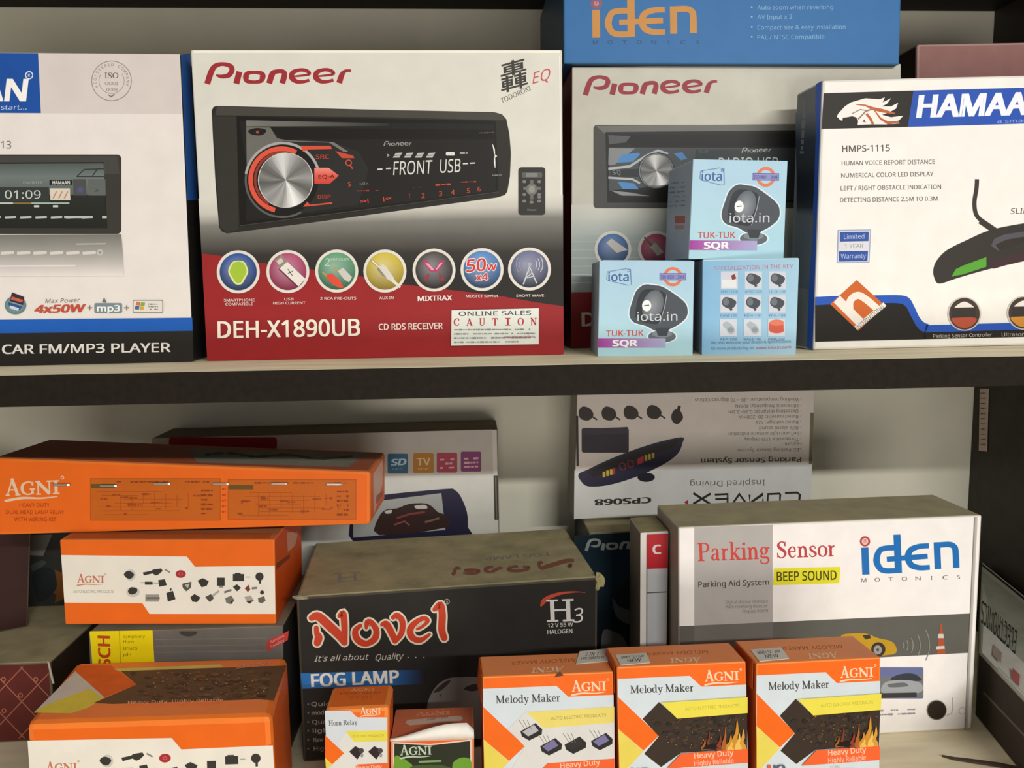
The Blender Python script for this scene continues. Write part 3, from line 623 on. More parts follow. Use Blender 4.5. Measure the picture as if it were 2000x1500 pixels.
for p in ([(1207, 312), (1215, 302), (1248, 298), (1250, 302), (1236, 316), (1206, 318)], [(1206, 355), (1238, 358), (1248, 370), (1216, 369)], [(1316, 300), (1332, 297), (1342, 310), (1330, 313)]): F.poly(p, '4f88c0')
F.line([(1188, 330), (1230, 325), (1262, 304), (1285, 294), (1305, 300)], [5, 5, 4, 5, 3], 'aeb3b5'); F.line([(1188, 347), (1235, 350), (1250, 358)], 4, 'b0b5b7'); F.poly([(1192, 332), (1248, 330), (1246, 346), (1192, 345)], '303437'); F.text('S/Q', 1196, 341, 1212, 341, 8, '8c9396')
F.ell(1282, 334, 36, 36, '2b3033'); F.ring(1282, 334, 32, 34, '7d8488'); knob(F, 1282, 334, 31)
F.poly([(1192, 372), (1230, 376), (1270, 383), (1215, 382)], '8b8d8c')
pioneer(F, 1448, 298, 1506, 297, 10, 'b9bcba', wk=50); F.text('FLIP', 1366, 299, 1383, 299, 5, '6b7274')
F.text('RADIO USB', 1404, 330, 1520, 329, 22, 'd0d3d1', bold=-.01)
F.use('round_icon')
badge(F, 1197, 487, ('4a78b0', '203a60'), 36); badge(F, 1282, 487, ('b4486a', '7c2848'), 36); badge(F, 1370, 487, ('4a8a60', '203a30'), 36)
F.poly([(1184, 474), (1194, 466), (1226, 488), (1204, 494)], 'd4d0c8'); F.line([(1258, 463), (1275, 482)], 4, '7b6a58'); F.poly([(1270, 482), (1280, 474), (1296, 492), (1284, 500)], 'c9c2b8')
F.use('lettering'); F.text('DEH-X2890UI', 1136, 637, 1400, 632, 26, 'd9cfc4', bold=.03)
finish(F)

# --- blue box lying on it
zb_ = topP2+.0004
F = carton('gadget_box', 'blue box with orange lettering lying on top of the pale grey receiver box', [(1100, -120), (1763, -126), (1757, 116), (1101, 121)],
  dict(front='2f6ca6', left='2d4a66', right='20303c', top='2d4a66', back='2d4a66', bottom='2d4a66', edge='38709f'), dict(front='card'), y=(F2.info['c'][3].y-.006, F2.info['c'][2].y-.006), zb=zb_, depth=0.16, bev=.001)
F.use('brand_lettering'); iden(F, 1156, 74, 1362, 71, 78, 'c58a45', 'a05058', 'c08080')
for i, ch in enumerate('MOTONICS'): F.text(ch, 1158+i*28.5, 86, 1168+i*28.5, 86, 7, '2a5480', bold=.02); F.k -= 1
F.k += 1
F.use('lettering')
for t, x1, yy in (('Auto zoom when reversing', 1627, 19), ('AV Input x 2', 1547, 38), ('Compact size & easy installation', 1651, 58), ('PAL / NTSC Compatible', 1610, 77)):
    F.text(t, 1479, yy, x1, yy-1, 8.5, '86b2d8'); F.ell(1468, yy-5, 2, 2, '86b2d8', n=8)
finish(F)

# --- light blue horn boxes
IQ = [(1171, 509), (1356, 510), (1352.5, 695), (1167.5, 696)]
def iota_art(F):
    F.grad([(1171, 509, 1356, 510, 'a9c9de'), (1170, 600, 1354, 600, 'abcede'), (1167.5, 696, 1352.5, 695, 'a8d0dc')])
    F.use('brand_lettering')
    fr = [(1186, 531), (1222, 525), (1231, 526), (1233, 556), (1226, 557), (1188, 548), (1185, 545)]
    F.line(fr+[fr[0]], 1.6, '6c87b0'); F.text('iota', 1188, 549, 1228, 549, 17, '3d609a', bold=.015); F.ring(1228, 529, 1.6, 2.8, '3d609a', n=8)
    F.use('quality_badge')
    F.ring(1314, 540.5, 13, 19, 'd97a55', n=28); F.rect(1288, 533.5, 1340, 547.5, '5a5aa0'); F.rect(1289.5, 535, 1338.5, 546, '8d90c0'); F.text('ISO 9001 : 2008', 1291, 544.5, 1337, 544.5, 7, '3c3c88', bold=.015)
    F.use('siren_picture')
    o_ = [(1229, 612), (1236, 585), (1243, 568), (1258, 556), (1278, 557), (1298, 562), (1335, 588), (1343, 606), (1339, 622), (1322, 636), (1306, 644), (1300, 648), (1280, 646), (1262, 637), (1237, 629)]
    F.line(smooth_pts(o_, True, 3)+[o_[0]], 5, 'd8e6ec'); F.ell(1293, 657, 30, 14, 'd8e6ec'); F.poly(smooth_pts(o_, True, 4), '4c5259')
    F.ell(1293, 657, 27, 12, '5d666e'); F.ell(1293, 652, 20, 7, '7a848b'); F.poly([(1280, 640), (1308, 640), (1302, 656), (1285, 656)], '3a4046')
    F.poly(smooth_pts([(1241, 610), (1247, 580), (1258, 566), (1280, 566), (1300, 575), (1298, 600), (1288, 630), (1268, 632), (1245, 624)], True, 4), '31363c')
    F.ell(1275, 596, 20, 30, '5f666d', '8b9298', rot=.3); F.ell(1263, 597, 9, 11, 'eef0f0'); F.line([(1258, 597), (1268, 596)], 2, '555555')
    F.line([(1302, 577), (1298, 600), (1288, 632)], 1.5, 'a0a6ab')
    F.text('iota.in', 1245, 627, 1323, 626, 17, 'c7cdd2', bold=-.01)
    F.use('lettering'); F.text('TUK-TUK', 1184, 657, 1257, 656, 11.5, 'c9483e', bold=.012)
    F.hgrad([(1168.5, 661), (1300, 661), (1300, 679), (1168, 679)], 'a03a98', 'a6a6cc')
    F.text('SQR', 1196, 676, 1245, 675.5, 11.5, 'f0eef2', bold=.07)
def iota_box(label, q, **k):
    F = carton('horn_box', label, q, dict(front='a0c6da', left='a3b0c0', right='93aab8', top='9fc2d4', back='88a6b6', bottom='7f97a8', edge='bcd6e2'), {}, depth=.05, group='small light blue horn boxes', bev=.0008, **k)
    return F
F = iota_box('light blue horn box with a printed siren at the lower left of the three', IQ, y=(.050, .0465), zb=0)
iota_art(F); fl = F.left; finish(F)
zt1 = F.info['c'][0].z; zt2 = F.info['c'][1].z
yfr = F.info['c'][0].y
c_ = F.info['c']
slab('tuck_flap', F.info['root'], [c_[0]+Vector((.002, -.0002, -.0)), c_[1]+Vector((-.002, -.0002, 0)), c_[1]+Vector((-.002, .018, .0001)), c_[0]+Vector((.002, .018, .0001))], Vector((0, 0, 1)), .0003, 'a8cadb')
F = iota_box('light blue horn box showing its back with a three by three grid of horn pictures', [(1372.5, 510), (1560.5, 508), (1554, 692), (1371, 693)], y=(.050, .041), zb=0, zt=zt1)
F.hgrad([(1372.5, 510), (1560.5, 508), (1554, 692), (1371, 693)], '84b4d8', 'a3c9de')
F.use('lettering'); F.serif('SPECIALI', 1395, 528, 1460, 526, 8, 'b56478') if 0 else F.text('SPECIALIZATION IN THE KEY', 1395, 528, 1549, 524, 8, 'b56478')
F.use('product_pictures')
r9 = random.Random(3)
for j in range(3):
    for i in range(3):
        F.use('product_picture'); x, y = 1408+i*47-j*1, 530+j*46.5; F.rect(x, y, x+33, y+34, 'ccd0dc')
        cx, cy = x+17, y+15; k = j*3+i
        if k == 0: F.rect(x+2, y+16, x+30, y+32, 'dfe3e4'); F.poly([(x+20, y+8), (x+27, y+5), (x+30, y+14), (x+22, y+17)], '8a3a34')
        elif k == 8: F.rect(x, y, x+33, y+34, 'ccd0dc'); F.poly([(x+2, y+7), (x+30, y+7), (x+31, y+22), (x+1, y+22)], 'c85a44'); F.ell(cx, y+22, 14.5, 6, 'c85a44'); F.ell(cx, y+7, 14, 6, 'd97a60')
        elif k in (6, 7): F.blob([(cx-12, cy-4), (cx-4, cy-10), (cx+8, cy-2), (cx+12, cy+10), (cx+2, cy+14), (cx-6, cy+4)], 'a9b2ba'); F.ell(cx+4, cy+6, 6, 5, '8d979f')
        else: F.blob([(cx-14, cy-3), (cx-8, cy-11), (cx+4, cy-9), (cx+14, cy-2), (cx+9, cy+9), (cx-2, cy+11), (cx-12, cy+5)], '484d54'); F.ell(cx-6, cy-2, 6, 7, '6d747b'); F.line([(cx+2, cy+9), (cx+5, cy+15)], 5, '484d54')
        F.text(('NYC-108', 'AERO-105', 'LILO-106', 'CAM-106', 'KEN-101', 'WHL-109', 'AEP-108', 'NAGA-106', 'STROBE-LIGHT')[k], x, y+42, x+33, y+42, 5, '5b7da4')
F.use('lettering'); F.text('We also welcome your design & specifications', 1389, 672, 1545, 669, 5.5, '6a8fae'); F.text('for more products log on', 1389, 683, 1472, 682, 5.5, '6a8fae'); F.text('www.iota.in.com', 1477, 682, 1545, 680, 5.5, 'c0788a')
finish(F)
zz = max(zt1, zt2)+.0008
F = iota_box('light blue horn box with a printed siren resting on the other two', [(1354, 311), (1538, 314.5), (1530, 506), (1345, 506)], y=(yfr+.002, yfr+.006), zb=zz)
F.map = homog(IQ, [(1354, 311), (1538, 314.5), (1530, 506), (1345, 506)]); iota_art(F)
F.left.rect(1318, 422, 1338, 436, 'a8504a'); F.left.rect(1318, 440, 1336, 448, 'b08480')
for i in range(6): scribble(F.left, 1308, 358+i*9, 1338, 356+i*9, 3, '74889a', dens=.7)
finish(F)

# --- white parking sensor box at the right, horse emblem
F = carton('parking_sensor_box', 'white box with a white horse emblem and a wavy blue stripe', [(1607, 156), (2270, 140), (2240, 669), (1588, 684)],
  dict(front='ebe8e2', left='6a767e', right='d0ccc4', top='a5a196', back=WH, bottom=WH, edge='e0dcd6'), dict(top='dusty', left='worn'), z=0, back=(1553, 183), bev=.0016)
F.use('brand_artwork')
F.poly([(1609, 182), (1784, 177), (1773, 248), (1605, 252)], '2b2723'); F.poly([(1784, 177), (2270, 164), (2266, 234), (1773, 248)], '2a52ae')
F.text('HAMAAN', 1789, 229, 2046, 222, 42, 'e9ecf4', shear=.16, bold=.06)
F.text('a smart start', 1948, 240, 2056, 237, 7, '93a6d8')
F.use('horse_emblem')
H = [(1634, 228), (1637, 222), (1650, 208), (1662, 200), (1676, 196), (1690, 192), (1718, 194), (1728, 190), (1724, 200), (1740, 192), (1732, 203), (1722, 208), (1740, 208), (1754, 201), (1750, 212), (1736, 220), (1722, 224), (1740, 229), (1764, 226), (1756, 235), (1744, 238), (1758, 241), (1730, 243), (1700, 243), (1675, 244), (1676, 236), (1672, 229), (1664, 227), (1654, 229), (1646, 230), (1645, 236), (1640, 234), (1638, 231)]
F.poly(H, 'ebe6e0')
F.line([(1672, 204), (1690, 206), (1704, 212), (1722, 216), (1748, 222)], [2, 3, 6, 7, 3], 'b8623c'); F.line([(1692, 222), (1700, 232), (1705, 243)], 5, 'b8623c'); F.line([(1708, 216), (1720, 232), (1734, 240), (1756, 238)], [2, 4, 6, 3], 'b8623c'); F.line([(1676, 233), (1690, 218), (1705, 212)], 3, '9c7a68'); F.line([(1664, 222), (1680, 214), (1692, 216)], 2, '8f8278'); F.poly([(1684, 238), (1688, 233), (1691, 239)], '5c5048')
F.use('lettering')
F.text('HMPS-1115', 1645, 297, 1738, 295, 12.5, '56504a', bold=.012)
for t, a, b, yy in (('HUMAN VOICE REPORT DISTANCE', 1644, 1826, 323), ('NUMERICAL COLOR LED DISPLAY', 1643, 1823, 347), ('LEFT / RIGHT OBSTACLE INDICATION', 1642, 1838, 372), ('DETECTING DISTANCE 2.5M TO 0.3M', 1641, 1831, 395)): F.text(t, a, yy, b, yy-3, 8.5, '6d6761', bold=.006)
F.text('SLIM DESIGN', 1973, 418, 2080, 414, 11, '5c5650', shear=.2); F.text('S', 1998, 314, 2008, 314, 9, '8a847c')
F.use('warranty_badge'); F.poly([(1636, 449), (1701, 448), (1698, 513), (1634, 514)], '9aa2c8'); F.poly([(1638, 451), (1699, 450), (1696, 511), (1636, 512)], 'd6d6da')
F.poly([(1640, 453), (1697, 452.5), (1696, 471), (1640, 472)], '34549f'); F.poly([(1638, 491), (1695, 490), (1694, 510), (1638, 511)], '34549f')
F.text('Limited', 1648, 467, 1688, 466, 9, 'b4c0e0'); F.text('1 YEAR', 1650, 485, 1686, 484, 8, '8a8a90'); F.text('Warranty', 1642, 505, 1691, 504, 9, 'b4c0e0')
F.use('sensor_picture')
F.line(smooth_pts([(1908, 350), (1907, 368), (1903, 395), (1906, 418), (1918, 432), (1938, 447)]), 8, '3d3934'); F.line([(1914, 431), (1945, 452)], 12, '3d3934')
F.poly(smooth_pts([(1823, 525), (1830, 508), (1850, 488), (1890, 468), (1935, 449), (2000, 436), (2080, 424), (2200, 440), (2215, 470), (2080, 490), (2000, 510), (1930, 526), (1870, 543), (1834, 554), (1824, 540)], True, 4), '393632')
F.poly([(1935, 480), (1942, 466), (1962, 458), (2000, 452), (2090, 440), (2100, 452), (2000, 472), (1950, 490)], '54525a'); F.poly([(1944, 478), (1965, 468), (2090, 448), (2096, 455), (2000, 474), (1952, 490)], '37322f'); F.poly([(1932, 510), (2000, 492), (2090, 470), (2100, 480), (2000, 508), (1940, 525)], '423234')
F.poly([(1858, 540), (1866, 526), (1880, 519), (1926, 502), (1926, 521), (1880, 536)], '59a03a')
F.use('printed_artwork')
up = smooth_pts([(1592.5, 580), (1640, 578), (1700, 577), (1755, 576.5), (1775, 582), (1786, 600), (1797, 622), (1813, 633), (1850, 634), (2245, 622)], False, 5)
lo = smooth_pts([(1592, 596), (1640, 594), (1700, 593), (1750, 592), (1768, 598), (1780, 620), (1792, 640), (1806, 648), (1850, 648), (2243, 636)], False, 5)
F.raw(up+lo, [[i, i+1, len(up)+i+1, len(up)+i] for i in range(len(up)-1)], ['2a56b4']*(len(up)-1))
bl_ = [(x, 667.5-(x-1589)*.023) for x, y in lo]
F.raw(lo+bl_, [[i, i+1, len(lo)+i+1, len(lo)+i] for i in range(len(lo)-1)], ['25221f']*(len(lo)-1))
F.use('diamond_logo')
F.poly([(1673, 547), (1728, 597), (1676, 646), (1621, 594)], 'c8652f')
F.poly([(1641, 577), (1654, 588), (1661, 580), (1673, 572), (1690, 571), (1700, 580), (1716, 598), (1704, 610), (1688, 592), (1680, 587), (1672, 590), (1666, 596), (1668, 605), (1691, 629), (1676, 641), (1626, 591)], 'e6ddd2') if 0 else None
F.line([(1634, 584), (1680, 630)], 18, 'e8e1d8'); F.line(smooth_pts([(1660, 610), (1660, 588), (1674, 577), (1690, 584), (1716, 606)]), 14, 'e8e1d8'); F.poly([(1667, 600), (1674, 588), (1682, 589), (1702, 610), (1690, 623)], 'c8652f')
F.line([(1671, 641), (1728, 594)], 9, 'e6e1d8'); F.text('INTERNATIONAL', 1676, 645, 1729, 600, 8, '55504a', up=(-6, -7))
F.use('round_icon')
for x, y, a, b in ((1883, 613, '5a4a44', 'c0b8b2'), (1999, 611, '9a5a2a', 'd8b060'), (2110, 608, '555555', '999999')):
    F.use('round_icon'); F.ell(x, y, 33, 33, 'c9c2ba', n=30); F.ell(x, y, 30, 31, '463b36', n=30)
    F.blob([(x-24, y+8), (x+22, y+8), (x+16, y+22), (x, y+28), (x-16, y+22)], 'b0523c' if a[0] == '5' else 'c98a3a'); F.blob([(x-18, y-14), (x, y-24), (x+18, y-14), (x+14, y-10), (x-14, y-10)], 'e2dcd4'); F.poly([(x-24, y-12), (x+22, y-13), (x+22, y+6), (x-24, y+8)], '3a3634')
F.use('lettering'); F.text('Parking Sensor Controller', 1822, 660, 1937, 657, 7, 'b9b4ac'); F.text('Ultrasonic Sensor', 1956, 657, 2050, 655, 7, 'b9b4ac')
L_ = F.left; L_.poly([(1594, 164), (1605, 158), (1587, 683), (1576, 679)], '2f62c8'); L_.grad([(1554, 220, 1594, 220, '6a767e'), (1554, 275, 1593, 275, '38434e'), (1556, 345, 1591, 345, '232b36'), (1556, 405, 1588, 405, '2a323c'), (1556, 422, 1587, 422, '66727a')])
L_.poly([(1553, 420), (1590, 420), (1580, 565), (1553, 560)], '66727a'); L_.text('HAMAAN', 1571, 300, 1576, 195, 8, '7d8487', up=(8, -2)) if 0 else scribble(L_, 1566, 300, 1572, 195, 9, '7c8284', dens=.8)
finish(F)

# --- red box behind it
F = carton('cardboard_box', 'dull pink-red box standing behind the horse emblem box, only its top seen', [(1791, 86), (2130, 80), (2122, 600), (1786, 610)],
  dict(front='8f545a', left='3c2422', right='8f5055', top='b37a78', back='8f5055', bottom='8f5055', edge='b58a88'), dict(front='worn'), y=(.20, .20), zb=0, depth=.10, bev=.002)
finish(F)
# ================================================================== lower shelf
OR = 'ea6a1c'
# --- long orange relay kit with staples
# --- orange kit carton beneath it (same print as the front one)
KQ = [(116, 1054), (536, 1054), (539, 1219), (127, 1220)]
def kit_art(F, logo=True):
    F.use('printed_artwork')
    F.poly([(119.5, 1084), (365, 1087), (381, 1107), (536.5, 1105), (538, 1199), (292, 1199), (278, 1178), (126, 1177)], 'eae4d6')
    F.use('brand_lettering'); agni(F, 151, 1138, 204, 1138, 17, 'c8775c', 'd08a70')
    F.text('AUTO ELECTRIC PRODUCTS', 143, 1158, 222, 1158, 5.5, '8a857a')
    F.use('product_pictures')
    D = '3b3833'
    F.ell(255, 1123, 10, 11, 'c9c6bc'); F.blob([(242, 1122), (247, 1116), (255, 1116), (262, 1122), (256, 1130), (248, 1129)], D)
    F.poly([(279, 1118), (295, 1115), (300, 1112), (315, 1110), (318, 1115), (310, 1122), (304, 1124), (298, 1120), (281, 1124)], D); F.line([(322, 1112), (332, 1118)], 3, '8a867e')
    F.ell(353, 1121, 10, 7.5, 'a83238'); F.ring(353, 1121, 3, 4, 'd88080', k=.7, n=12)
    F.line([(275, 1138), (312, 1139)], 2, 'a09c92'); F.rect(283, 1136, 298, 1142, D); F.poly([(309, 1133), (322, 1131), (326, 1143), (311, 1146)], D)
    F.ell(260, 1156, 13, 10, 'c9c6bc'); F.blob([(250, 1155), (256, 1147), (268, 1150), (266, 1158), (256, 1161)], D)
    F.rect(284, 1161, 311, 1175, '9a968c'); F.line([(286, 1168), (312, 1168)], 4, '706c64')
    F.poly([(325, 1158), (338, 1154), (343, 1170), (328, 1175)], D); F.line([(333, 1154), (334, 1149)], 3, D)
    F.poly([(356, 1140), (374, 1136), (373, 1148), (364, 1155), (357, 1148)], '5a564f'); F.poly([(361, 1142), (370, 1140), (367, 1149)], 'b9b5aa')
    F.poly([(386, 1134), (396, 1129), (408, 1135), (404, 1144), (394, 1147)], D)
    F.rect(424, 1128, 439, 1144, D); F.line([(428, 1146), (436, 1146)], 3, '8a867e'); F.rect(455, 1121, 477, 1135, D); F.rect(459, 1119, 470, 1122, D); F.line([(480, 1127), (489, 1127)], 2, 'b0aca2')
    F.ell(507, 1126, 8, 8, D); F.line([(508, 1132), (508, 1140)], 4, D)
    F.poly([(372, 1166), (380, 1160), (392, 1167), (385, 1176), (376, 1175)], D); F.poly([(401, 1166), (412, 1160), (418, 1168), (410, 1176)], '55514a'); F.line([(415, 1164), (428, 1154)], 4, 'b0aca2')
    F.line([(438, 1157), (452, 1152)], 4, '77736a'); F.poly([(455, 1146), (463, 1141), (471, 1148), (463, 1155)], D)
    F.poly([(478, 1149), (486, 1142), (489, 1152), (484, 1156)], '7d4038'); F.line([(492, 1149), (502, 1148)], 4, '77736a'); F.ell(512, 1157, 4, 4, D)
    F.poly([(440, 1168), (452, 1163), (458, 1172), (450, 1180), (442, 1177)], '77756a'); F.poly([(450, 1174), (458, 1172), (452, 1180)], D); F.poly([(477, 1166), (490, 1163), (496, 1173), (486, 1179)], 'a8a498'); F.poly([(480, 1174), (496, 1172), (488, 1179)], D); F.poly([(504, 1168), (516, 1164), (519, 1173), (512, 1178), (505, 1176)], '66635a')
F = carton('relay_kit_box', 'orange and white relay kit carton directly under the long stapled box', KQ,
  dict(front=OR, left='a04c1c', right='d8541c', top='d87a40', back='c8581c', bottom='9a4818', edge='e8742c'), dict(top='worn', right='card'), y=(.150, .150), depth=.10, bev=.0012)
BX2 = F; c2 = F.info['c']; z2t = max(c2[0].z, c2[1].z); z2b = min(c2[3].z, c2[2].z)
kit_art(F)
F.right.poly([(560, 1040), (583, 1038), (576, 1066), (562, 1078)], 'd89a80') ; F.right.poly([(540, 1100), (566, 1082), (566, 1090), (540, 1112)], '8a3c1c')
finish(F)
slab('tuck_flap', F.info['root'], [c2[0]+Vector((.004, .0002, .0002)), c2[1]+Vector((-.004, .0002, .0002)), c2[1]+Vector((-.006, .016, .0002)), c2[0]+Vector((.006, .016, .0002))], Vector((0, 0, 1)), .0004, 'c07038', MATT)
F = carton('relay_kit_box', 'long orange headlamp relay kit box with shiny staples on top of the orange stack', [(-14, 893), (723, 921), (723, 1034), (-8, 1041)],
  dict(front=OR, left='b04e1a', right='ee6c38', top='d85c24', back='c8581c', bottom='9a4818', edge='f07a2c'), dict(top='worn'), y=(c2[3].y+.013, c2[3].y+.013), zb=z2t+.0008, depth=.075, bev=.0025, yawback=-3)
F.use('brand_lettering'); agni(F, 11, 968, 118, 964, 33, 'e2c8a8', reg=True)
F.use('lettering')
for t, a, b, yy in (('HEAVY DUTY', 38, 97, 990), ('DUAL HEAD LAMP RELAY', 12, 125, 1004), ('WITH WIRING KIT', 28, 110, 1018)): F.text(t, a, yy, b, yy, 7.5, 'a0401c', bold=.005)
F.use('wiring_diagram')
for x0, x1, y0, y1 in ((176, 431, 934, 1017), (445, 696, 936, 1015)):
    F.use('wiring_diagram'); F.rect(x0, y0, x1, y1, 'b4541a'); F.rect(x0+1.5, y0+1.5, x1-1.5, y1-1.5, 'c4621c')
    F.rect(x0+2, y0+11, x0+50, y0+20, '6a5020'); scribble(F, x0+52, y0+7, x1-20, y0+7, 4, '8a4018', dens=.7)
    rr = random.Random(int(x0))
    for i in range(7):
        yy = y0+26+i*7.5; xa = x0+10+rr.random()*60; F.line([(xa, yy), (xa+60+rr.random()*90, yy)], 1, 'a24c1a'); F.k -= 1
    for i in range(7):
        xx = x0+60+i*22; F.line([(xx, y0+24+rr.random()*10), (xx, y0+50+rr.random()*25)], 1, 'a24c1a'); F.k -= 1
    F.k += 1
    for i in range(16): xx = x0+12+rr.random()*(x1-x0-50); yy = y0+28+rr.random()*48; scribble(F, xx, yy, xx+16, yy, 5, '9a4518', dens=.8); F.k -= 1
    F.k += 1
    for i in range(6): scribble(F, x1-38, y0+24+i*9, x1-15, y0+24+i*9, 5, '8f3f18', dens=.85); F.k -= 1
    F.k += 1
for i in range(6): scribble(F, 434, 945+i*11, 441, 944+i*11, 5, 'b04a1c', dens=.9); F.k -= 1
T = F.top; T.k = 6; T.use('top_artwork'); T.poly([(366, 876), (385, 903), (680, 912), (715, 886)], 'a8a390'); T.line(smooth_pts([(400, 888), (450, 885), (500, 892), (560, 888), (620, 896), (690, 891)]), [3, 6, 4, 7, 5, 2, 6, 5, 3, 5, 4, 6, 3, 5, 6, 4, 3, 6, 4, 3, 4, 5, 6, 4, 3, 5, 4, 3, 5, 4, 3], '6c6552')
c1 = F.info['c']; bd = -F.n*F.info['depth']
Fr = F.right; Fr.poly([(729, 926), (748, 895), (747, 945), (730, 1008)], 'e4b8a4'); Fr.poly([(735, 968), (748, 958), (747, 968), (734, 985)], 'c05a40')
finish(F)
for i, (x, y) in enumerate(((136, 946), (228, 948), (332, 944), (446, 944.5), (560, 944), (668, 945))):
    a, b = F.P(x-30, y), F.P(x, y); n_ = F.n
    d_ = (b-a).normalized(); u_ = n_.cross(d_); w_ = .0009
    pth = [a-n_*.0005, a+n_*.0009, a+n_*.0011+d_*.0008, b+n_*.0011-d_*.0008, b+n_*.0009, b-n_*.0005]
    V = []; Fa = []
    for k, p in enumerate(pth):
        t = (pth[min(k+1, 5)]-pth[max(k-1, 0)]).normalized(); s_ = t.cross(u_)
        V += [p+(u_*cos(q*pi/2+pi/4)+s_*sin(q*pi/2+pi/4))*w_*1.1 for q in range(4)]
        if k: Fa += [[(k-1)*4+q, (k-1)*4+(q+1) % 4, k*4+(q+1) % 4, k*4+q] for q in range(4)]
    o = link_mesh('staple', V, Fa, None, F.info['root'], [METAL])

# --- horn box with yellow label beneath
F = carton('horn_box', 'grey horn box with a yellow label held between two orange kit cartons', [(172, 1231), (553, 1226), (555, 1400), (180, 1410)],
  dict(front='6a6660', left='45413c', right='3c3a36', top='857a66', back='555555', bottom='555555'), dict(top='dusty', front='matt'), y=(c2[3].y-.003, c2[3].y-.003), zb=ZL, zt=z2b-.0006, depth=.115, bev=.001)
F.use('yellow_label'); F.poly([(175, 1233), (298, 1231), (302, 1300), (181, 1302)], 'ecd913'); F.line([(233, 1232), (236, 1301)], 1.5, 'b0a018')
F.use('brand_lettering'); F.text('BOSCH', 218, 1352, 214, 1242, 22, 'bb4a1c', bold=.035, up=(-23, -1))
F.use('lettering')
for t, b, yy in (('Symphony', 283, 1246), ('Horn', 261, 1256), ('Bhatti', 268, 1269), ('pH', 256, 1281)): F.text(t, 241, yy, b, yy, 6, '7c7414')
F.use('red_tag'); F.poly([(522, 1251), (564, 1232), (562, 1250), (521, 1273)], 'b84038'); F.text('Genuine', 530, 1256, 556, 1243, 5, 'e0a8a0'); F.text('Quality', 530, 1265, 556, 1252, 5, 'e0a8a0')
F.use('thumb_notch'); F.ell(368, 1233, 18, 10, '44403a', a0=180, a1=360)
for yy in (1249, 1262, 1274): F.line([(303, yy), (520, yy-3)], 1.5, '7c7872')
finish(F)

# --- front orange kit carton at the lower left
q3 = [(50, 1413), (530, 1398), (541, 1600), (62, 1618)]
F = carton('relay_kit_box', 'orange and white relay kit carton at the bottom left, under the yellow label', q3,
  dict(front=OR, left='a04c1c', right='f2702c', top='fa8a44', back='c8581c', bottom='9a4818', edge='f58030'), dict(top='card'), y=(.050, .055), zb=ZL, depth=.089, yawback=4, bev=.0045)
F.map = homog(KQ, [(50, 1413), (530, 1398), (541, 1587), (62, 1603)]); 
kit_art(F)
T = F.top; T.k = 8; T.use('top_artwork')
T.poly([(66, 1392), (147, 1311), (216, 1356), (185, 1372), (140, 1392)], 'd6d0c4'); T.poly([(66, 1392), (92, 1376), (175, 1345), (202, 1365), (172, 1382), (140, 1393)], 'e6d450')
T.poly([(147, 1311), (158, 1300), (216, 1299), (267, 1337), (204, 1362)], 'ea6c2c')
T.poly([(220, 1306), (430, 1298), (436, 1303), (232, 1311)], 'd8cc6c')
T.poly([(236, 1311), (436, 1304), (560, 1300), (535, 1368), (505, 1366), (220, 1375), (183, 1373), (267, 1337)], '6b5138')
rr = random.Random(8)
for i in range(190):
    x = 225+rr.random()*320; y = 1312+rr.random()*54
    r_ = rr.uniform(2, 9)
    if x-r_ < 274-abs(y-1337)*1.1: continue
    x = min(x, 532-(y-1310)*.25-r_); T.blob([(x-r_, y), (x-r_*.3, y-r_*.35), (x+r_, y-r_*.1), (x+r_*.4, y+r_*.35), (x-r_*.5, y+r_*.3)], rr.choice(['5e4832', '76583a', '54402e', '6e4e34', '7c603c', '5c4836', '644a30', '80583a']), 2)
for i in range(70):
    x = 300+rr.random()*230; y = 1316+rr.random()*48; r_ = rr.uniform(.8, 2.2); x = min(x, 528-(y-1310)*.25); T.ell(x, y, r_, r_*.6, rr.choice(['a88050', 'b89060', '9a6a40', 'c0a070']), n=6)
T.k += 1
T.text('Heavy Duty  Highly Reliable', 250, 1378, 436, 1373, 6, 'f0b890', bold=.01)
agni(T, 462, 1306, 530, 1301, 7, 'd89878', reg=False)
F.right.line([(556, 1330), (560, 1480)], 2, 'd8784a')
finish(F)

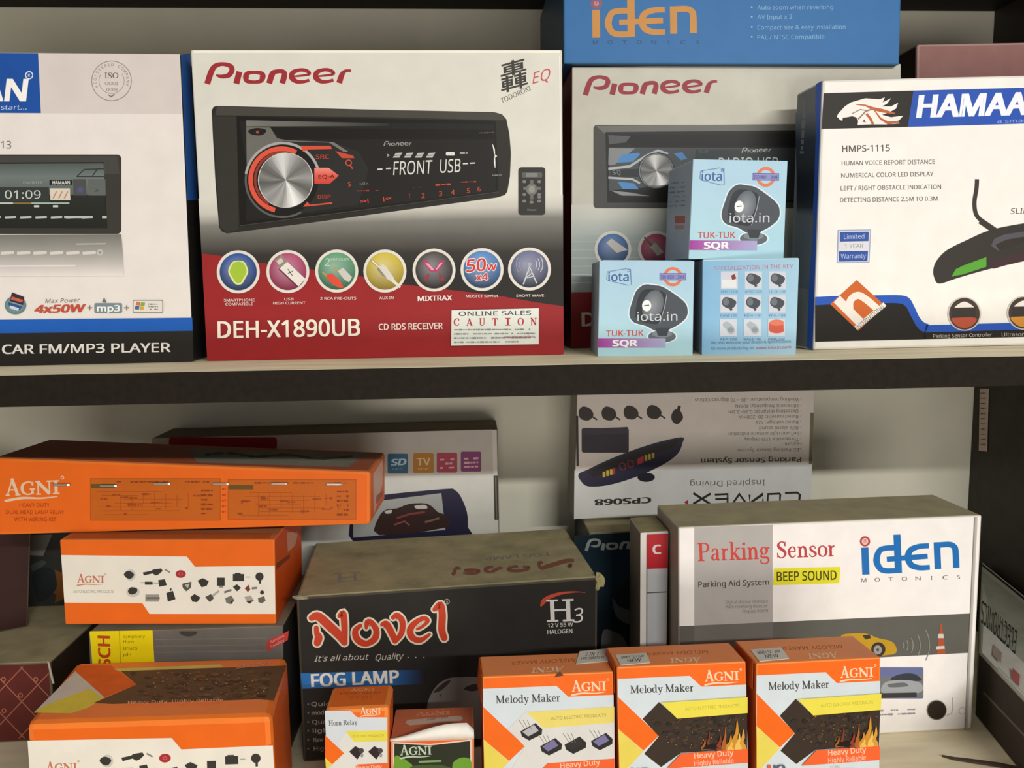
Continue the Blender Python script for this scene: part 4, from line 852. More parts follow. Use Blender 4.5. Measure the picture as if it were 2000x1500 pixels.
# --- fog lamp box
NQ = [(578, 1166), (1168, 1127), (1166, 1440), (592, 1490)]
F = carton('fog_lamp_box', 'large black fog lamp box with red lettering and a dusty olive top', NQ,
  dict(front='2c2926', left='3a3630', right='2a2724', top='7d7560', back='333333', bottom='333333', edge='4a4438'), dict(top='stain', front='worn' if 0 else 'matt'), z=ZL, depth=.137, bev=.0022)
NV = F
F.use('brand_lettering')
def nz(X, Y): return (560+X*.15, 1140+Y*.15)
def thick(L, col, g):
    for pts, ws in L:
        P = smooth_pts([(a, b, c_) for (a, b), c_ in zip(pts, ws)], False, 6)
        F.line([nz(p[0], p[1]) for p in P], [p[2]*.15+g for p in P], col, True); F.k -= 1
    F.k += 1
NL = [([(385, 575), (392, 640), (415, 700), (398, 770)], [62, 70, 100, 90]), ([(325, 445), (410, 425), (560, 555), (690, 680), (750, 765)], [80, 105, 115, 108, 85]), ([(690, 420), (735, 395), (752, 560), (752, 755)], [60, 84, 82, 76]),
      ([(960, 545), (895, 610), (905, 700), (970, 765), (1060, 775), (1150, 710), (1165, 600), (1100, 505), (1050, 505), (1035, 575)], [50, 72, 84, 84, 76, 84, 78, 70, 70, 40]),
      ([(1245, 530), (1300, 528), (1365, 640), (1410, 745)], [56, 84, 86, 70]), ([(1385, 440), (1440, 415), (1505, 490), (1495, 640), (1415, 745)], [56, 74, 76, 72, 60]),
      ([(1700, 590), (1760, 560), (1835, 490), (1800, 450), (1730, 470), (1640, 540), (1605, 620), (1640, 705), (1740, 735), (1860, 660)], [34, 40, 48, 56, 62, 78, 86, 80, 66, 34]),
      ([(1925, 335), (2000, 275), (2025, 400), (2020, 600), (2050, 705)], [56, 82, 92, 92, 84])]
thick(NL, 'e2dcc4', 7.2); thick(NL, 'cf452c', 0.4)
F.ring(873, 1175, 4, 5.5, 'a8a498', n=14); F.text('R', 871, 1178, 876, 1178, 5, 'a8a498')
F.use('lettering')
F.text("It's all about", 614, 1292, 718, 1288, 11, 'c9c4b8', shear=.35, bold=-.012); F.text('Quality', 732, 1290, 786, 1287, 12, 'c9c4b8', shear=.35, bold=-.012)
for x in (797, 812, 828): F.ell(x, 1284, 1.3, 1.3, 'c9c4b8', n=6)
F.use('blue_band'); F.hgrad([(587, 1315), (770, 1309), (770, 1338), (590, 1345)], '2c74b8', '2c6098'); F.hgrad([(770, 1309), (830, 1308), (830, 1336), (770, 1338)], '2c6098', '2c2926')
F.text('FOG LAMP', 608, 1341, 780, 1333, 24, 'e9e6dc', bold=.035)
F.use('lettering')
for t, yy in (('Quick start', 1379), ('mode', 1396), ('Quartz', 1414), ('light', 1431), ('New', 1449), ('High', 1466)): F.text(t, 608+(yy-1379)*.06, yy, 608+len(t)*8, yy-1, 8, 'b0aca2'); F.ell(602, yy-4, 2, 2, '77736a', n=6)
F.use('lamp_picture'); F.poly(smooth_pts([(834, 1382), (848, 1345), (872, 1326), (905, 1322), (945, 1325), (1010, 1350), (1040, 1400), (1010, 1440), (900, 1440), (850, 1420)], True, 4), '8a8682'); F.blob([(846, 1352), (868, 1332), (880, 1330), (862, 1348)], '44423e'); F.blob([(906, 1345), (925, 1336), (945, 1340), (925, 1350)], '3c3a37'); F.ell(860, 1358, 2, 2, '44423e', n=8)
F.use('halogen_logo')
F.line(smooth_pts([(1056, 1184), (1066, 1170), (1090, 1160), (1120, 1156), (1143, 1157)]), [2, 4, 6, 8, 9, 9, 8, 8, 8, 7, 7, 6, 6, 5, 5, 4, 4, 3, 3, 2, 2, 1, 1, 1, 1][:25], 'c4503c')
F.serif('H', 1067, 1214, 1124, 1212, 42, 'e2deda', grow=1.2); F.serif('S', 1122, 1216, 1136, 1216, 1, '2c2926'); F.text('3', 1119, 1216, 1138, 1215, 28, 'e6e2de', shear=.15)
F.text('12 V 55 W', 1070, 1225, 1119, 1223, 7.5, 'd8d4cc', bold=.015); F.text('HALOGEN', 1069, 1238, 1118, 1236, 8, 'd8d4cc', bold=.02)
T = F.top; T.k = 10; T.use('top_artwork')
nt = homog([(0, 0), (100, 0), (100, 60), (0, 60)], [(1140, 1104), (873, 1124), (880, 1106), (1122, 1083)])
TN = lambda X, Y: nt((X*.15+560-600)/2.8, ((1250-(1140+Y*.15)))*.62)
for g, col in ((6.5, 'b8ac88'), (1.2, '9a6450')):
    for pts, ws in NL:
        P = smooth_pts([(a, b, c_) for (a, b), c_ in zip(pts, ws)], False, 5); T.line([TN(p[0], p[1]) for p in P], [p[2]*.07+g*.5 for p in P], col); T.k -= 1
    T.k += 1
T.text('FOG LAMP', 1070, 1079, 946, 1088, 8, '9a9684', up=(2, 7), bold=.03)
T.serif('H', 705, 1117, 650, 1121, 17, 'a09c8c', up=(1, 17)); T.text('12V HALOGEN', 712, 1110, 660, 1113, 4, '8a8674', up=(1, 4)) if 0 else None

finish(F)
cN = F.info['c']
# torn paper corners of that box
def torn(root, p, s, seed, col):
    r = random.Random(seed); bm = bmesh.new(); bmesh.ops.create_icosphere(bm, subdivisions=2, radius=1)
    for v in bm.verts: k = r.uniform(.55, 1.25); v.co = Vector((v.co.x*s[0]*k, v.co.y*s[1]*k, v.co.z*s[2]*k))+p
    vs = [v.co.copy() for v in bm.verts]; fs = [[v.index for v in f.verts] for f in bm.faces]; bm.free()
    return link_mesh('torn_corner', vs, fs, [C(col)]*len(fs), root, [MATT])
torn(F.info['root'], cN[1]+Vector((.001, .001, -.0045)), (.0042, .0025, .0075), 1, 'a39c6c'); torn(F.info['root'], cN[0]+Vector((.003, .001, -.0008)), (.0065, .0025, .0018), 2, '9c9278')

# --- white monitor box behind, four coloured squares
F = carton('monitor_box', 'wide white box with four coloured square icons standing behind the orange stack', [(296, 856), (972, 838), (975, 1015), (305, 1040)],
  dict(front='d8d6cf', left='8a8478', right='9c9a90', top='77684f', back='777777', bottom='777777', edge='7c766a'), dict(top='matt', front='worn'), y=(.31, .31), zb=ZL, depth=.055, bev=.001)
F.poly([(296, 856), (961, 839), (963, 926), (300, 940)], 'bcb4aa'); F.poly([(300, 940), (963, 926), (966, 1300), (310, 1300)], 'd2d2ca')
F.use('red_pill'); F.rrect(330, 854, 541, 878, 6, '8e2226')
F.use('feature_icons')
for x, y, c, t in ((757, 886, '2c5f7c', 'SD'), (807, 885, 'b47818', 'TV'), (853, 884, 'a8384c', ''), (900, 882, '7c3068', '')):
    F.use('feature_icon'); F.rrect(x, y, x+40, y+39, 3, c)
    if t == 'TV': F.text('TV', x+7, y+24, x+34, y+23, 14, 'd8c49a', bold=.02); F.text('tuner', x+9, y+33, x+31, y+33, 5, 'd8c49a')
    elif t == 'SD': F.text('SD', x+6, y+23, x+36, y+22, 12, 'b0ccd8', bold=.06, shear=.2); F.text('card', x+10, y+32, x+28, y+32, 5, '86a8b8')
    else: scribble(F, x+6, y+14, x+34, y+13, 5, 'd4a4b0', rows=3, gap=8, dens=.8)
F.use('monitor_picture')
F.poly(smooth_pts([(690, 985), (700, 975), (760, 965), (870, 955), (888, 957), (900, 970), (912, 1000), (914, 1030), (912, 1060), (700, 1070)], True, 3), '2b2840'); F.poly([(690, 985), (750, 977), (862, 963), (870, 1035), (690, 1050)], 'a9aca8')
F.poly(smooth_pts([(740, 1010), (755, 995), (775, 993), (800, 984), (835, 984), (855, 1000), (868, 1006), (872, 1030), (740, 1045)], True, 3), '3c2a26'); F.blob([(752, 998), (765, 996), (764, 1002), (754, 1003)], 'c9c6c0'); F.blob([(810, 988), (830, 986), (834, 993), (815, 994)], 'c9c6c0'); F.line([(775, 1012), (800, 1004), (830, 1000)], 4, '8a4040'); F.line([(770, 1025), (790, 1018), (800, 1026)], 3, '9a5450'); F.line([(830, 1020), (858, 1012)], 4, '77645c')
F.use('side_slot'); F.line([(968, 929), (970, 1015)], 8, '3a3832'); F.line([(968, 931), (970, 1013)], 3, '6c6a5e'); F.line([(966, 845), (967, 926)], 7, 'cfcbc0')
finish(F)

# --- dark box carrying the upside-down white box
F = carton('radio_box', 'dark blue-green box with a pale logo behind the fog lamp box', [(1151, 1041), (1300, 1033), (1298, 1290), (1147, 1298)],
  dict(front='1f3038', left='38362e', right='222222', top='6a6552', back='222222', bottom='222222', edge='76756a'), dict(top='stain'), y=(.262, .262), zb=ZL, depth=.10, bev=.0015)
DK = F; c_ = F.info['c']; zdk = max(c_[0].z, c_[1].z)
F.grad([(1121, 1046, 1299, 1040, '1d2c33'), (1121, 1100, 1299, 1094, '223a48'), (1120, 1150, 1299, 1146, '2a4454'), (1119, 1200, 1299, 1196, '1c2a32'), (1118, 1298, 1298, 1290, '1a2226')])
F.use('brand_lettering'); pioneer(F, 1142, 1076, 1300, 1069, 24, 'a9b4b4')
F.use('printed_artwork'); F.blob([(1204, 1150), (1225, 1135), (1260, 1140), (1290, 1180), (1240, 1190), (1210, 1180)], '2f3536'); F.blob([(1196, 1168), (1210, 1185), (1235, 1195), (1236, 1220), (1205, 1205)], '6b7578'); F.blob([(1178, 1232), (1200, 1234), (1218, 1246), (1225, 1275), (1178, 1280)], '77797a')
finish(F)

# --- upside-down parking sensor box
F = carton('parking_sensor_box', 'white and grey parking sensor box standing upside down against the wall', [(1131, 752), (1590, 742), (1584, 988), (1121, 1016)],
  dict(front='dcd9d3', left='8c887c', right='a8a498', top='96917f', back='999999', bottom='999999', edge='c4c0b4'), dict(front='card'), y=(.30, .30), zb=zdk+.0006, depth=.055, bev=.001)
F.poly([(1128, 745), (1590, 735), (1587, 906), (1320, 916), (1235, 920), (1124, 920)], 'ded5ca'); F.poly([(1122, 918), (1260, 925), (1310, 914), (1586, 905), (1583, 990), (1121, 1014)], 'd2d2ce')  # tone split painted along the shelf's cast shadow edge across the front
F.use('brand_lettering'); 
GX = [([(0, .95), (.8, .95), (.95, .85), (.95, .15), (.8, .05), (0, .05)], [.09]*6, 0)]
def cvx(X0, w_, pts, closed=False):
    pl = lambda X, Y: (1562-(X0+X*w_), 962+20*Y*1.0+(X0+X*w_)*.02); P = [pl(a, 1-b) for a, b in pts]
    F.line(P+([P[0]] if closed else []), 4.2, '33302c')
cvx_y = None
def up_(x, y): return (x, y)
for pts in ([(1562, 961), (1535, 962), (1531, 966), (1532, 979)][::-1], ): pass
F.line([(1533, 963), (1557, 962), (1562, 966), (1561, 979), (1556, 982), (1533, 983)], 4, '33302c')
F.line([(1524, 964), (1500, 965), (1499, 983), (1523, 982), (1524, 964)], 4, '33302c')
F.line([(1490, 982), (1490, 965), (1464, 983), (1464, 966)][::1], 4, '33302c')
F.line([(1456, 966), (1444, 984), (1430, 967)][::-1] if 0 else [(1458, 984), (1444, 965), (1430, 985)], 4, '33302c')
F.line([(1396, 966), (1421, 965), (1421, 984), (1396, 985)], 4, '33302c'); F.line([(1397, 975), (1421, 974)], 4, '33302c')
F.line([(1388, 964), (1354, 984)], 4.5, '33302c'); F.line([(1354, 963), (1388, 985)], 4.5, '33302c'); F.poly([(1336, 981), (1344, 976), (1344, 987)], 'a83a44')
F.text('Inspired Driving', 1494, 937, 1348, 940, 10, '66605a', up=(0, 11))
F.text('CPS068', 1272, 971, 1161, 976, 11.5, '3a3632', up=(0, 11), bold=.05)
F.use('lettering'); F.text('Parking Sensor System', 1565, 893, 1369, 896, 9, '4a433d', up=(0, 9.5), bold=.02)
for t, w_, yy in (('LED Parking Sensor System', 124, 875), ('Feature', 32, 863), ('- Three-color LED display', 112, 854), ('- Left and right obstacle indication', 142, 843), ('- BiBi alarm sound', 82, 832), ('- Rated voltage: 12V', 90, 821), ('- Rated current: 20~200mA', 122, 810), ('- Detecting distance: 0.30~2.5m', 142, 800), ('- Ultrasonic frequency: 40KHz', 130, 789), ('- Working temperature: -30~+70 degrees Celsius', 208, 777)): F.text(t, 1565, yy, 1565-w_, yy+1.5, 6, '776e64', up=(0, 6.5))
F.use('sensor_picture')
for i, (x, y) in enumerate(((1142, 808), (1187, 808), (1230, 806), (1275, 805))):
    F.blob([(x-12, y-4), (x-4, y-14), (x+10, y-10), (x+17, y+2), (x+8, y+13), (x-8, y+10)], '352d26'); F.line([(x+12, y+4), (x+24, y+12)], 3, '352d26')
F.blob([(1311, 812), (1318, 800), (1328, 802), (1334, 816), (1324, 828), (1314, 824)], '352d26'); F.line([(1324, 806), (1327, 792)], 6, '352d26')
F.line([(1127, 812), (1128, 910)], 4.5, '2a2722'); F.rrect(1136, 836, 1228, 884, 4, '2a2430'); F.poly([(1137, 838), (1226, 834), (1226, 846), (1138, 850)], '37313c')
F.poly(smooth_pts([(1130, 926), (1150, 916), (1200, 893), (1270, 868), (1330, 854), (1333, 865), (1322, 888), (1290, 910), (1240, 932), (1190, 947), (1150, 950), (1135, 940)], True, 4), '2c2a3e'); F.poly([(1145, 922), (1230, 885), (1325, 858), (1320, 872), (1230, 902), (1160, 932)], '24201f'); F.ell(1262, 932, 17, 9, '26242e')
for i in range(3): F.rect(1177+i*7, 921-i*2.5, 1182+i*7, 932-i*2.5, 'c9a93c'); F.rect(1259+i*7, 889-i*2.5, 1264+i*7, 900-i*2.5, 'c9a93c')
F.rect(1196, 914, 1201, 926, 'b03a30'); F.text('00', 1212, 920, 1240, 911, 15, '8c3838'); F.poly([(1245, 896), (1257, 890), (1257, 903), (1245, 908)], 'c03a38')
F.use('side_slot'); F.line([(1586, 806), (1583, 906)], 6.5, '7a7258')
finish(F)

# --- narrow white and red box
F = carton('gadget_box', 'narrow upright white box with a red panel beside the big parking sensor box', [(1251, 1041), (1306, 1037), (1302, 1290), (1250, 1292)],
  dict(front='b4b6b8', left='77726a', right='777777', top='77704e', back='777777', bottom='777777', edge='c9c6be'), dict(top='stain', left='worn'), y=(.175, .175), zb=ZL, depth=.045, bev=.001)
F.poly([(1251, 1041), (1263, 1040), (1262, 1330), (1250, 1330)], 'd8d5cd'); F.line([(1263.5, 1045), (1263, 1330)], 2, '3c3a38')
F.use('red_panel'); F.poly([(1264, 1044), (1305, 1042), (1304, 1110), (1264, 1111)], 'b0202a'); F.text('C', 1275, 1082, 1292, 1081, 17, 'dcc8c4', bold=.04); F.text('O', 1294, 1081, 1312, 1080, 17, 'dcc8c4', bold=.04) if 0 else None
F.line([(1264, 1158), (1303, 1156)], 2, '55524e')
finish(F)

# --- white parking sensor box in front
KQ2 = [(1325, 1030), (1918, 1006), (1898, 1424), (1326, 1456)]
F = carton('parking_sensor_box', 'large white parking sensor box with a yellow strip and big blue lettering', KQ2,
  dict(front='f7f3ee', left='aca698', right='cfcac2', top='c2b8a0', back='cccccc', bottom='cccccc', edge='e4dfd6'), dict(top='stain', left='worn'), z=ZL, back=(1287, 986), bev=.0014)
PK = F
F.use('printed_artwork'); F.poly([(1356, 1030), (1509, 1025), (1509, 1216), (1356, 1222)], 'b4b0ac')
F.poly([(1327, 1223), (1898, 1198), (1893, 1275), (1720, 1284), (1327, 1302)], '63625b'); F.poly([(1356, 1222), (1509, 1215), (1509, 1290), (1356, 1298)], '6f6e69')
F.use('title_lettering'); F.serif('Parking', 1363, 1096, 1504, 1091, 35, 'cc4840', grow=.8); F.serif('Sensor', 1517, 1090, 1633, 1086, 32, 'c0464a', grow=.8)
F.use('lettering'); F.text('Parking Aid System', 1364, 1147, 1502, 1142, 11, '4c4844', bold=.01)
for t, x0, yy in (('Digital display Distance', 1417, 1179), ('Auto reversing detector', 1417, 1188), ('Stepup Alarm', 1450, 1197)): F.text(t, x0, yy, 1500, yy-2, 6.5, '8a8682')
F.use('yellow_strip'); F.poly([(1512, 1110), (1641, 1107), (1639, 1139), (1510, 1143)], 'e8e22c'); F.text('BEEP SOUND', 1517, 1135, 1634, 1132, 18, '4c4a1c', bold=.02)
F.use('brand_lettering'); iden(F, 1683, 1123, 1875, 1115, 76, '2272bc')
for i, ch in enumerate('MOTONICS'): F.text(ch, 1682+i*26.5, 1137-i*.9, 1692+i*26.5, 1136.6-i*.9, 7.5, '77737a'); F.k -= 1
F.k += 1
F.use('taxi_picture')
F.poly(smooth_pts([(1640, 1245), (1660, 1237), (1690, 1237), (1715, 1246), (1740, 1252), (1750, 1264), (1748, 1276), (1725, 1280), (1640, 1290)], True, 4), 'c49a28'); F.poly([(1684, 1241), (1698, 1239), (1701, 1246), (1690, 1249)], '3f3c28'); F.ell(1715, 1268, 14, 14, '3c3630'); F.ell(1714, 1269, 8, 9, 'a09c94'); F.ell(1714, 1269, 3, 3, '55514a', n=8)
for r in (12, 20, 30, 44, 62): F.ring(1752, 1260, r, r+1.8, '8f8f86', n=12, a0=-28, a1=28)
F.poly([(1836, 1217), (1829, 1277), (1846, 1276), (1839, 1217)], 'b0583c'); F.poly([(1832, 1238), (1842, 1238), (1843, 1246), (1831, 1246)], 'd6d0c6'); F.poly([(1829, 1262), (1844, 1261), (1845, 1267), (1828, 1268)], 'd6d0c6')
F.use('car_picture')
F.rrect(1690, 1303, 1803, 1364, 3, '6c74a0'); F.poly([(1690, 1325), (1803, 1318), (1802, 1361), (1690, 1364)], '77787a'); F.blob([(1740, 1324), (1760, 1316), (1785, 1316), (1800, 1328), (1780, 1330), (1745, 1330)], '3c4048'); F.poly(smooth_pts([(1722, 1340), (1735, 1330), (1770, 1328), (1798, 1334), (1800, 1350), (1770, 1356), (1725, 1354)], True, 3), 'a3a7aa'); F.blob([(1735, 1336), (1765, 1333), (1772, 1340), (1738, 1342)], '6a6e72'); F.poly([(1690, 1354), (1790, 1352), (1790, 1361), (1690, 1364)], '3f3f3c')
F.use('lettering'); scribble(F, 1690, 1389, 1787, 1385, 4, '9a94a0', rows=2, gap=8, dens=.9)
F.use('punched_hole'); F.ell(1829, 1386.5, 19, 19, '2f2a22', n=32); F.ring(1829, 1386.5, 18, 19.5, '8a857a', n=32)
F.use('embossed_print'); F.line([(1860, 1362), (1861, 1380), (1858, 1394), (1848, 1397)], 1.2, 'c2bcb4'); F.ring(1879, 1388, 6, 7, 'c6c0b8', n=14)
F.use('side_groove'); F.hgrad([(1903, 1010), (1909, 1009.5), (1889, 1424.5), (1884, 1425)], 'a8a49c', 'c8c4bc'); F.line([(1903, 1010), (1884, 1425)], 1.2, '8a867e')
finish(F)

# --- small cartons in front
def seal(F, q, name='white_sticker', t=.0004, col='dcd8cc'):
    P_ = [F.P(*p) for p in q]; slab(name, F.info['root'] if hasattr(F, 'info') else F.root, P_, F.n, t, col); F.k += 140
MQ = [(942, 1322), (1198, 1312), (1203, 1620), (948, 1640)]
def melody_art(F, kind):
    """drawn in the pixels of the middle carton: front corners (1205,1302) (1457,1292) (1462,1600) (1212,1618)"""
    F.use('printed_artwork')
    F.poly([(1206, 1326), (1347, 1320), (1370, 1341), (1457.5, 1337), (1458, 1375), (1460, 1460), (1462, 1550), (1212, 1568), (1207, 1400)], 'cfd8dc')
    F.poly([(1207, 1361), (1287, 1437), (1257, 1466), (1208, 1424)], 'ee6a1a'); F.poly([(1208, 1424), (1257, 1467), (1215, 1512), (1210, 1516)], 'e2cf58')
    F.use('brand_lettering'); agni(F, 1377, 1331, 1444, 1328, 22, 'f0d0b0')
    F.use('title_lettering'); F.serif('Melody Maker', 1231, 1354, 1355, 1350, 15, '43413e', grow=.4)
    if kind == 'fire':
        F.use('fire_picture'); F.poly([(1287, 1371), (1323, 1403), (1459, 1392), (1459, 1462), (1330, 1470), (1291, 1498), (1258, 1472), (1287, 1438), (1255, 1404)], '3a2f26')
        rr = random.Random(5)
        for i in range(150):
            x = 1272+rr.random()*184; y = 1397+rr.random()*72
            if (y < 1406 and x < 1305) or (y > 1462 and x > 1318): continue
            r_ = rr.uniform(2, 7); r_ = min(r_, 1458-x)
            if x-r_ < 1260+max(0, y-1402)*.95: continue
            F.blob([(x-r_*.9, y), (x-r_*.2, y-r_*.6), (x+r_, y-r_*.2), (x+r_*.4, y+r_*.5), (x-r_*.4, y+r_*.6)], rr.choice(['44372a', '2c2620', '4a3a2a', '5a3426', '332c26', '3d3630', '3c3228', '2e2824']), 2)
        for i in range(60):
            x = 1300+rr.random()*155; y = 1402+rr.random()*60; r_ = rr.uniform(.5, 1.3)
            if y > 1400+(1325-x)*.9: F.ell(x, y, r_, r_, rr.choice(['8a6a3a', 'a8803c', '7a5436', '9a8a70']), n=6)
        for x, h_, w_, cc in ((1374, 22, 5, '9a5c2c'), (1383, 40, 4, '7a3a26'), (1404, 30, 6, '8a3c28'), (1414, 44, 5, 'a8622c'), (1424, 30, 7, 'c88a34'), (1436, 60, 8, 'c98c30'), (1448, 42, 8, 'd0983c'), (1441, 34, 6, 'e6bc5a'), (1426, 18, 6, 'e8b850')):
            F.blob([(x-w_, 1464), (x-w_*.9, 1464-h_*.35), (x-w_*.1, 1464-h_*.6), (x+w_*.3, 1464-h_), (x+w_*.7, 1464-h_*.62), (x+w_*.4, 1464-h_*.4), (x+w_, 1464-h_*.2), (x+w_*.8, 1463)], cc, 3)
        F.poly([(1370, 1462), (1378, 1453), (1395, 1452), (1402, 1460)], '1e1a16')
        F.use('printed_artwork'); F.poly([(1290, 1371), (1459, 1360), (1459, 1391), (1322, 1402)], 'e6d84e')
    else:
        F.poly([(1255, 1404), (1287, 1371), (1459, 1360), (1460, 1470), (1262, 1480), (1287, 1438)], 'd6d5cf')
        F.poly([(1290, 1371), (1459, 1360), (1459, 1391), (1322, 1402)], 'e4d270')
        F.use('relay_pictures')
        for x, y, c in ((1299, 1406, 'b0b2b4'), (1337, 1435, '77719a'), (1384, 1432, '34312e'), (1435, 1425, '77719a')):
            F.use('relay_picture'); F.poly([(x-21, y+2), (x+8, y-14), (x+21, y-2), (x+20, y+8), (x-4, y+20), (x-18, y+12)], '2e2b2a'); F.poly([(x-17, y+3), (x+5, y-11), (x+14, y+1), (x-6, y+12)], c)
            for k in range(3): F.line([(x-12+k*6, y-2), (x-24+k*8, y-20)], 1, '77746e')
    F.text('AUTO ELECTRIC PRODUCTS', 1337, 1386, 1443, 1379, 6, 'b0a43e' if kind == 'fire' else 'a09a50')
    F.use('printed_artwork'); F.poly([(1330, 1470), (1459.5, 1461), (1460, 1488), (1301, 1500)], 'ea6430')
    F.use('lettering'); F.text('Heavy Duty', 1355, 1480, 1432, 1473, 10.5, 'f3c0a0', bold=.02); F.text('Highly Reliable', 1355, 1494, 1432, 1488, 9.5, 'f0b498', bold=.015)
    F.text('12 / 24 V', 1360, 1506, 1380, 1504, 5, 'a8a8a8'); F.text('Most reliable Company in Company', 1310, 1515, 1410, 1508, 5, 'a0a0a0'); F.text('JQ', 1240, 1512, 1268, 1510, 12, '55606c', bold=.05); F.rect(1231, 1499, 1238, 1514, 'd8603a')
M2 = [(1205, 1303), (1457, 1292), (1463, 1600), (1212, 1618)]
for lab, q, dep, kind, yy in (('orange melody box with pictures of four small relays, left of its row', MQ, (935, 1282), 'relay', (.040, .044)),
                        ('orange melody box with a fire picture in the middle of its row', M2, (1187, 1264), 'fire', (.040, .046)),
                        ('orange melody box with a fire picture at the right end of its row', [(1477, 1296), (1720, 1284), (1716, 1594), (1478, 1610)], (1443, 1251), 'fire', (.040, .046))):
    F = carton('melody_horn_box', lab, q, dict(front='ee6a1c', left='a84a1c', right='c8581e', top='f2935a', back='c8581c', bottom='c8581c', edge='f08a40'), dict(top='card'), y=yy, zb=ZL, back=dep, bev=.001, group='orange melody boxes in a row')
    F.map = homog(M2, q); melody_art(F, kind)
    c_ = F.info['c']; bd = -F.n*F.info['depth']
    T = F.top; T.k = 6; T.map = homog([(1205, 1303), (1457, 1292), (1427, 1257), (1187, 1264)], [q[0], q[1], {1282: (1184, 1268), 1264: (1427, 1257), 1251: (1682, 1246)}[dep[1]], dep]); T.use('top_artwork')
    T.serif('AGNI', 1368, 1283, 1308, 1286, 12, 'ffe0bc', small=True, up=(1, 11)); T.text('MELODY MAKER', 1382, 1270, 1262, 1274, 6, 'b0683a', up=(1, 6))
    seal(T, [(1202, 1280), (1262, 1276), (1270, 1295), (1212, 1300)] if kind == 'fire' else [(1385, 1260), (1428, 1257), (1440, 1276), (1388, 1280)])
    T.text('MMH 12 / 24V', 1214, 1288, 1258, 1285, 5, '55524c') if kind == 'fire' else T.text('2 IN 1', 1398, 1268, 1418, 1267, 5, '55524c')
    T.text('NEW', 1226, 1295, 1252, 1293, 6, '55524c') if kind == 'fire' else T.text('YIN SWITCH', 1392, 1274, 1430, 1272, 4, '55524c')
    if kind == 'relay': F.map = None; F.use('flap_gap'); F.poly([(1083, 1322), (1093, 1310), (1101, 1319)], '5c3a20')
    finish(F)
    L0, R0_ = c_[0], c_[1]; ff = bd.normalized(); tz = Vector((0, 0, 1))
    # side dust flap standing slightly open under the lid on the left
    slab('side_flap', F.info['root'], [L0+ff*.004-(R0_-L0).normalized()*.0002, L0+bd*.96-(R0_-L0).normalized()*.0002, L0+bd*.96-(R0_-L0).normalized()*.0018-tz*.02, L0+ff*.004-(R0_-L0).normalized()*.0004-tz*.02], -(R0_-L0).normalized(), .0004, 'b8521c')
# --- horn relay carton
HQ = [(634, 1386), (760, 1380), (759, 1640), (640, 1650)]
F = carton('horn_relay_box', 'small slim orange and white horn relay box before the fog lamp box', HQ, dict(front='ee6a1c', left='b84e1c', right='d85c1c', top='ea7430', back='c8581c', bottom='c8581c', edge='f08a40'), dict(top='card'), y=(.042, .042), zb=ZL, back=(648, 1340), bev=.003)
F.use('printed_artwork'); F.poly([(634.5, 1388), (684, 1388), (698, 1401), (756, 1401), (757, 1492), (640, 1530)], 'd0d5da'); F.poly([(675, 1428), (756, 1426), (756, 1448), (692, 1449)], 'e2d44c'); F.poly([(635, 1436), (672, 1471), (649, 1493), (635, 1480)], 'ee6a1a'); F.poly([(635, 1480), (649, 1493), (637, 1505)], 'e2cf50'); F.poly([(697, 1493), (757, 1490), (758, 1530), (680, 1530)], 'ea6430'); F.poly([(649, 1493), (672, 1471), (660, 1452), (676, 1430), (692, 1449), (756, 1448), (756, 1489), (697, 1493), (680, 1530), (645, 1530)], 'dcdad2')
F.use('brand_lettering'); agni(F, 704, 1395, 744, 1393, 13, 'f0d0b0', reg=False)
F.use('title_lettering'); F.serif('Horn Relay', 642, 1417, 698, 1415, 9.5, '68686a', grow=.3)
F.use('relay_pictures')
for x, y in ((696, 1470), (733, 1470)): F.use('relay_picture'); F.poly([(x-14, y-2), (x-2, y-13), (x+14, y-4), (x+2, y+13)], '33282a'); F.ell(x+10, y-4, 5, 5, '4a4444', n=12); F.ell(x+11, y+5, 3, 4, '9a9698', n=10)
F.text('ELECTRIC PRODUCTS', 690, 1440, 750, 1438, 4, 'b4a83c'); F.text('Heavy Duty', 694, 1503, 746, 1501, 8, 'f3c0a0', bold=.02)
T = F.top; T.k = 6; T.use('top_artwork'); T.serif('AGNI', 685, 1350, 732, 1349, 5, 'f0b888'); T.text('HORN RELAY', 665, 1357, 745, 1355, 4.5, 'a8501c'); T.text('12 V  24 V', 680, 1365, 728, 1363, 4.5, 'b85c28')
finish(F)
# --- flasher carton with raised flap
GQ = [(762, 1447), (926, 1441), (926, 1650), (764, 1656)]
F = carton('flasher_box', 'small orange box with a green picture panel and a bent white-edged lid', GQ, dict(front='e0602c', left='b84e1c', right='d0703c', top='d2602c', back='c8581c', bottom='c8581c', edge='e8946c'), dict(top='worn'), y=(.044, .044), zb=ZL, back=(768, 1385), bev=.0012)
F.use('green_picture'); F.poly([(767, 1449), (840, 1453), (921, 1444), (922, 1560), (768, 1560)], 'e0c8b4'); F.poly([(770, 1452), (840, 1456), (918, 1447), (919, 1558), (770, 1560)], '2c3022')
F.blob([(770, 1482), (785, 1480), (800, 1490), (806, 1500), (800, 1540), (770, 1560)], '6a9a30'); F.blob([(884, 1492), (900, 1480), (919, 1484), (919, 1510), (890, 1516)], '6a9a30'); F.blob([(800, 1500), (830, 1494), (870, 1496), (890, 1510), (850, 1540), (810, 1530)], '44582c'); F.line([(818, 1488), (862, 1486)], 4, '77a060'); F.line([(780, 1470), (815, 1466)], 5, '3a4030')
F.use('brand_lettering'); agni(F, 782, 1475, 844, 1473, 20, 'b9c8b0', reg=False)
c_ = F.info['c']; T = F.top; T.k = 6; T.use('top_artwork')
agni(T, 813, 1397, 880, 1394, 6.5, 'e8a080', reg=True); 
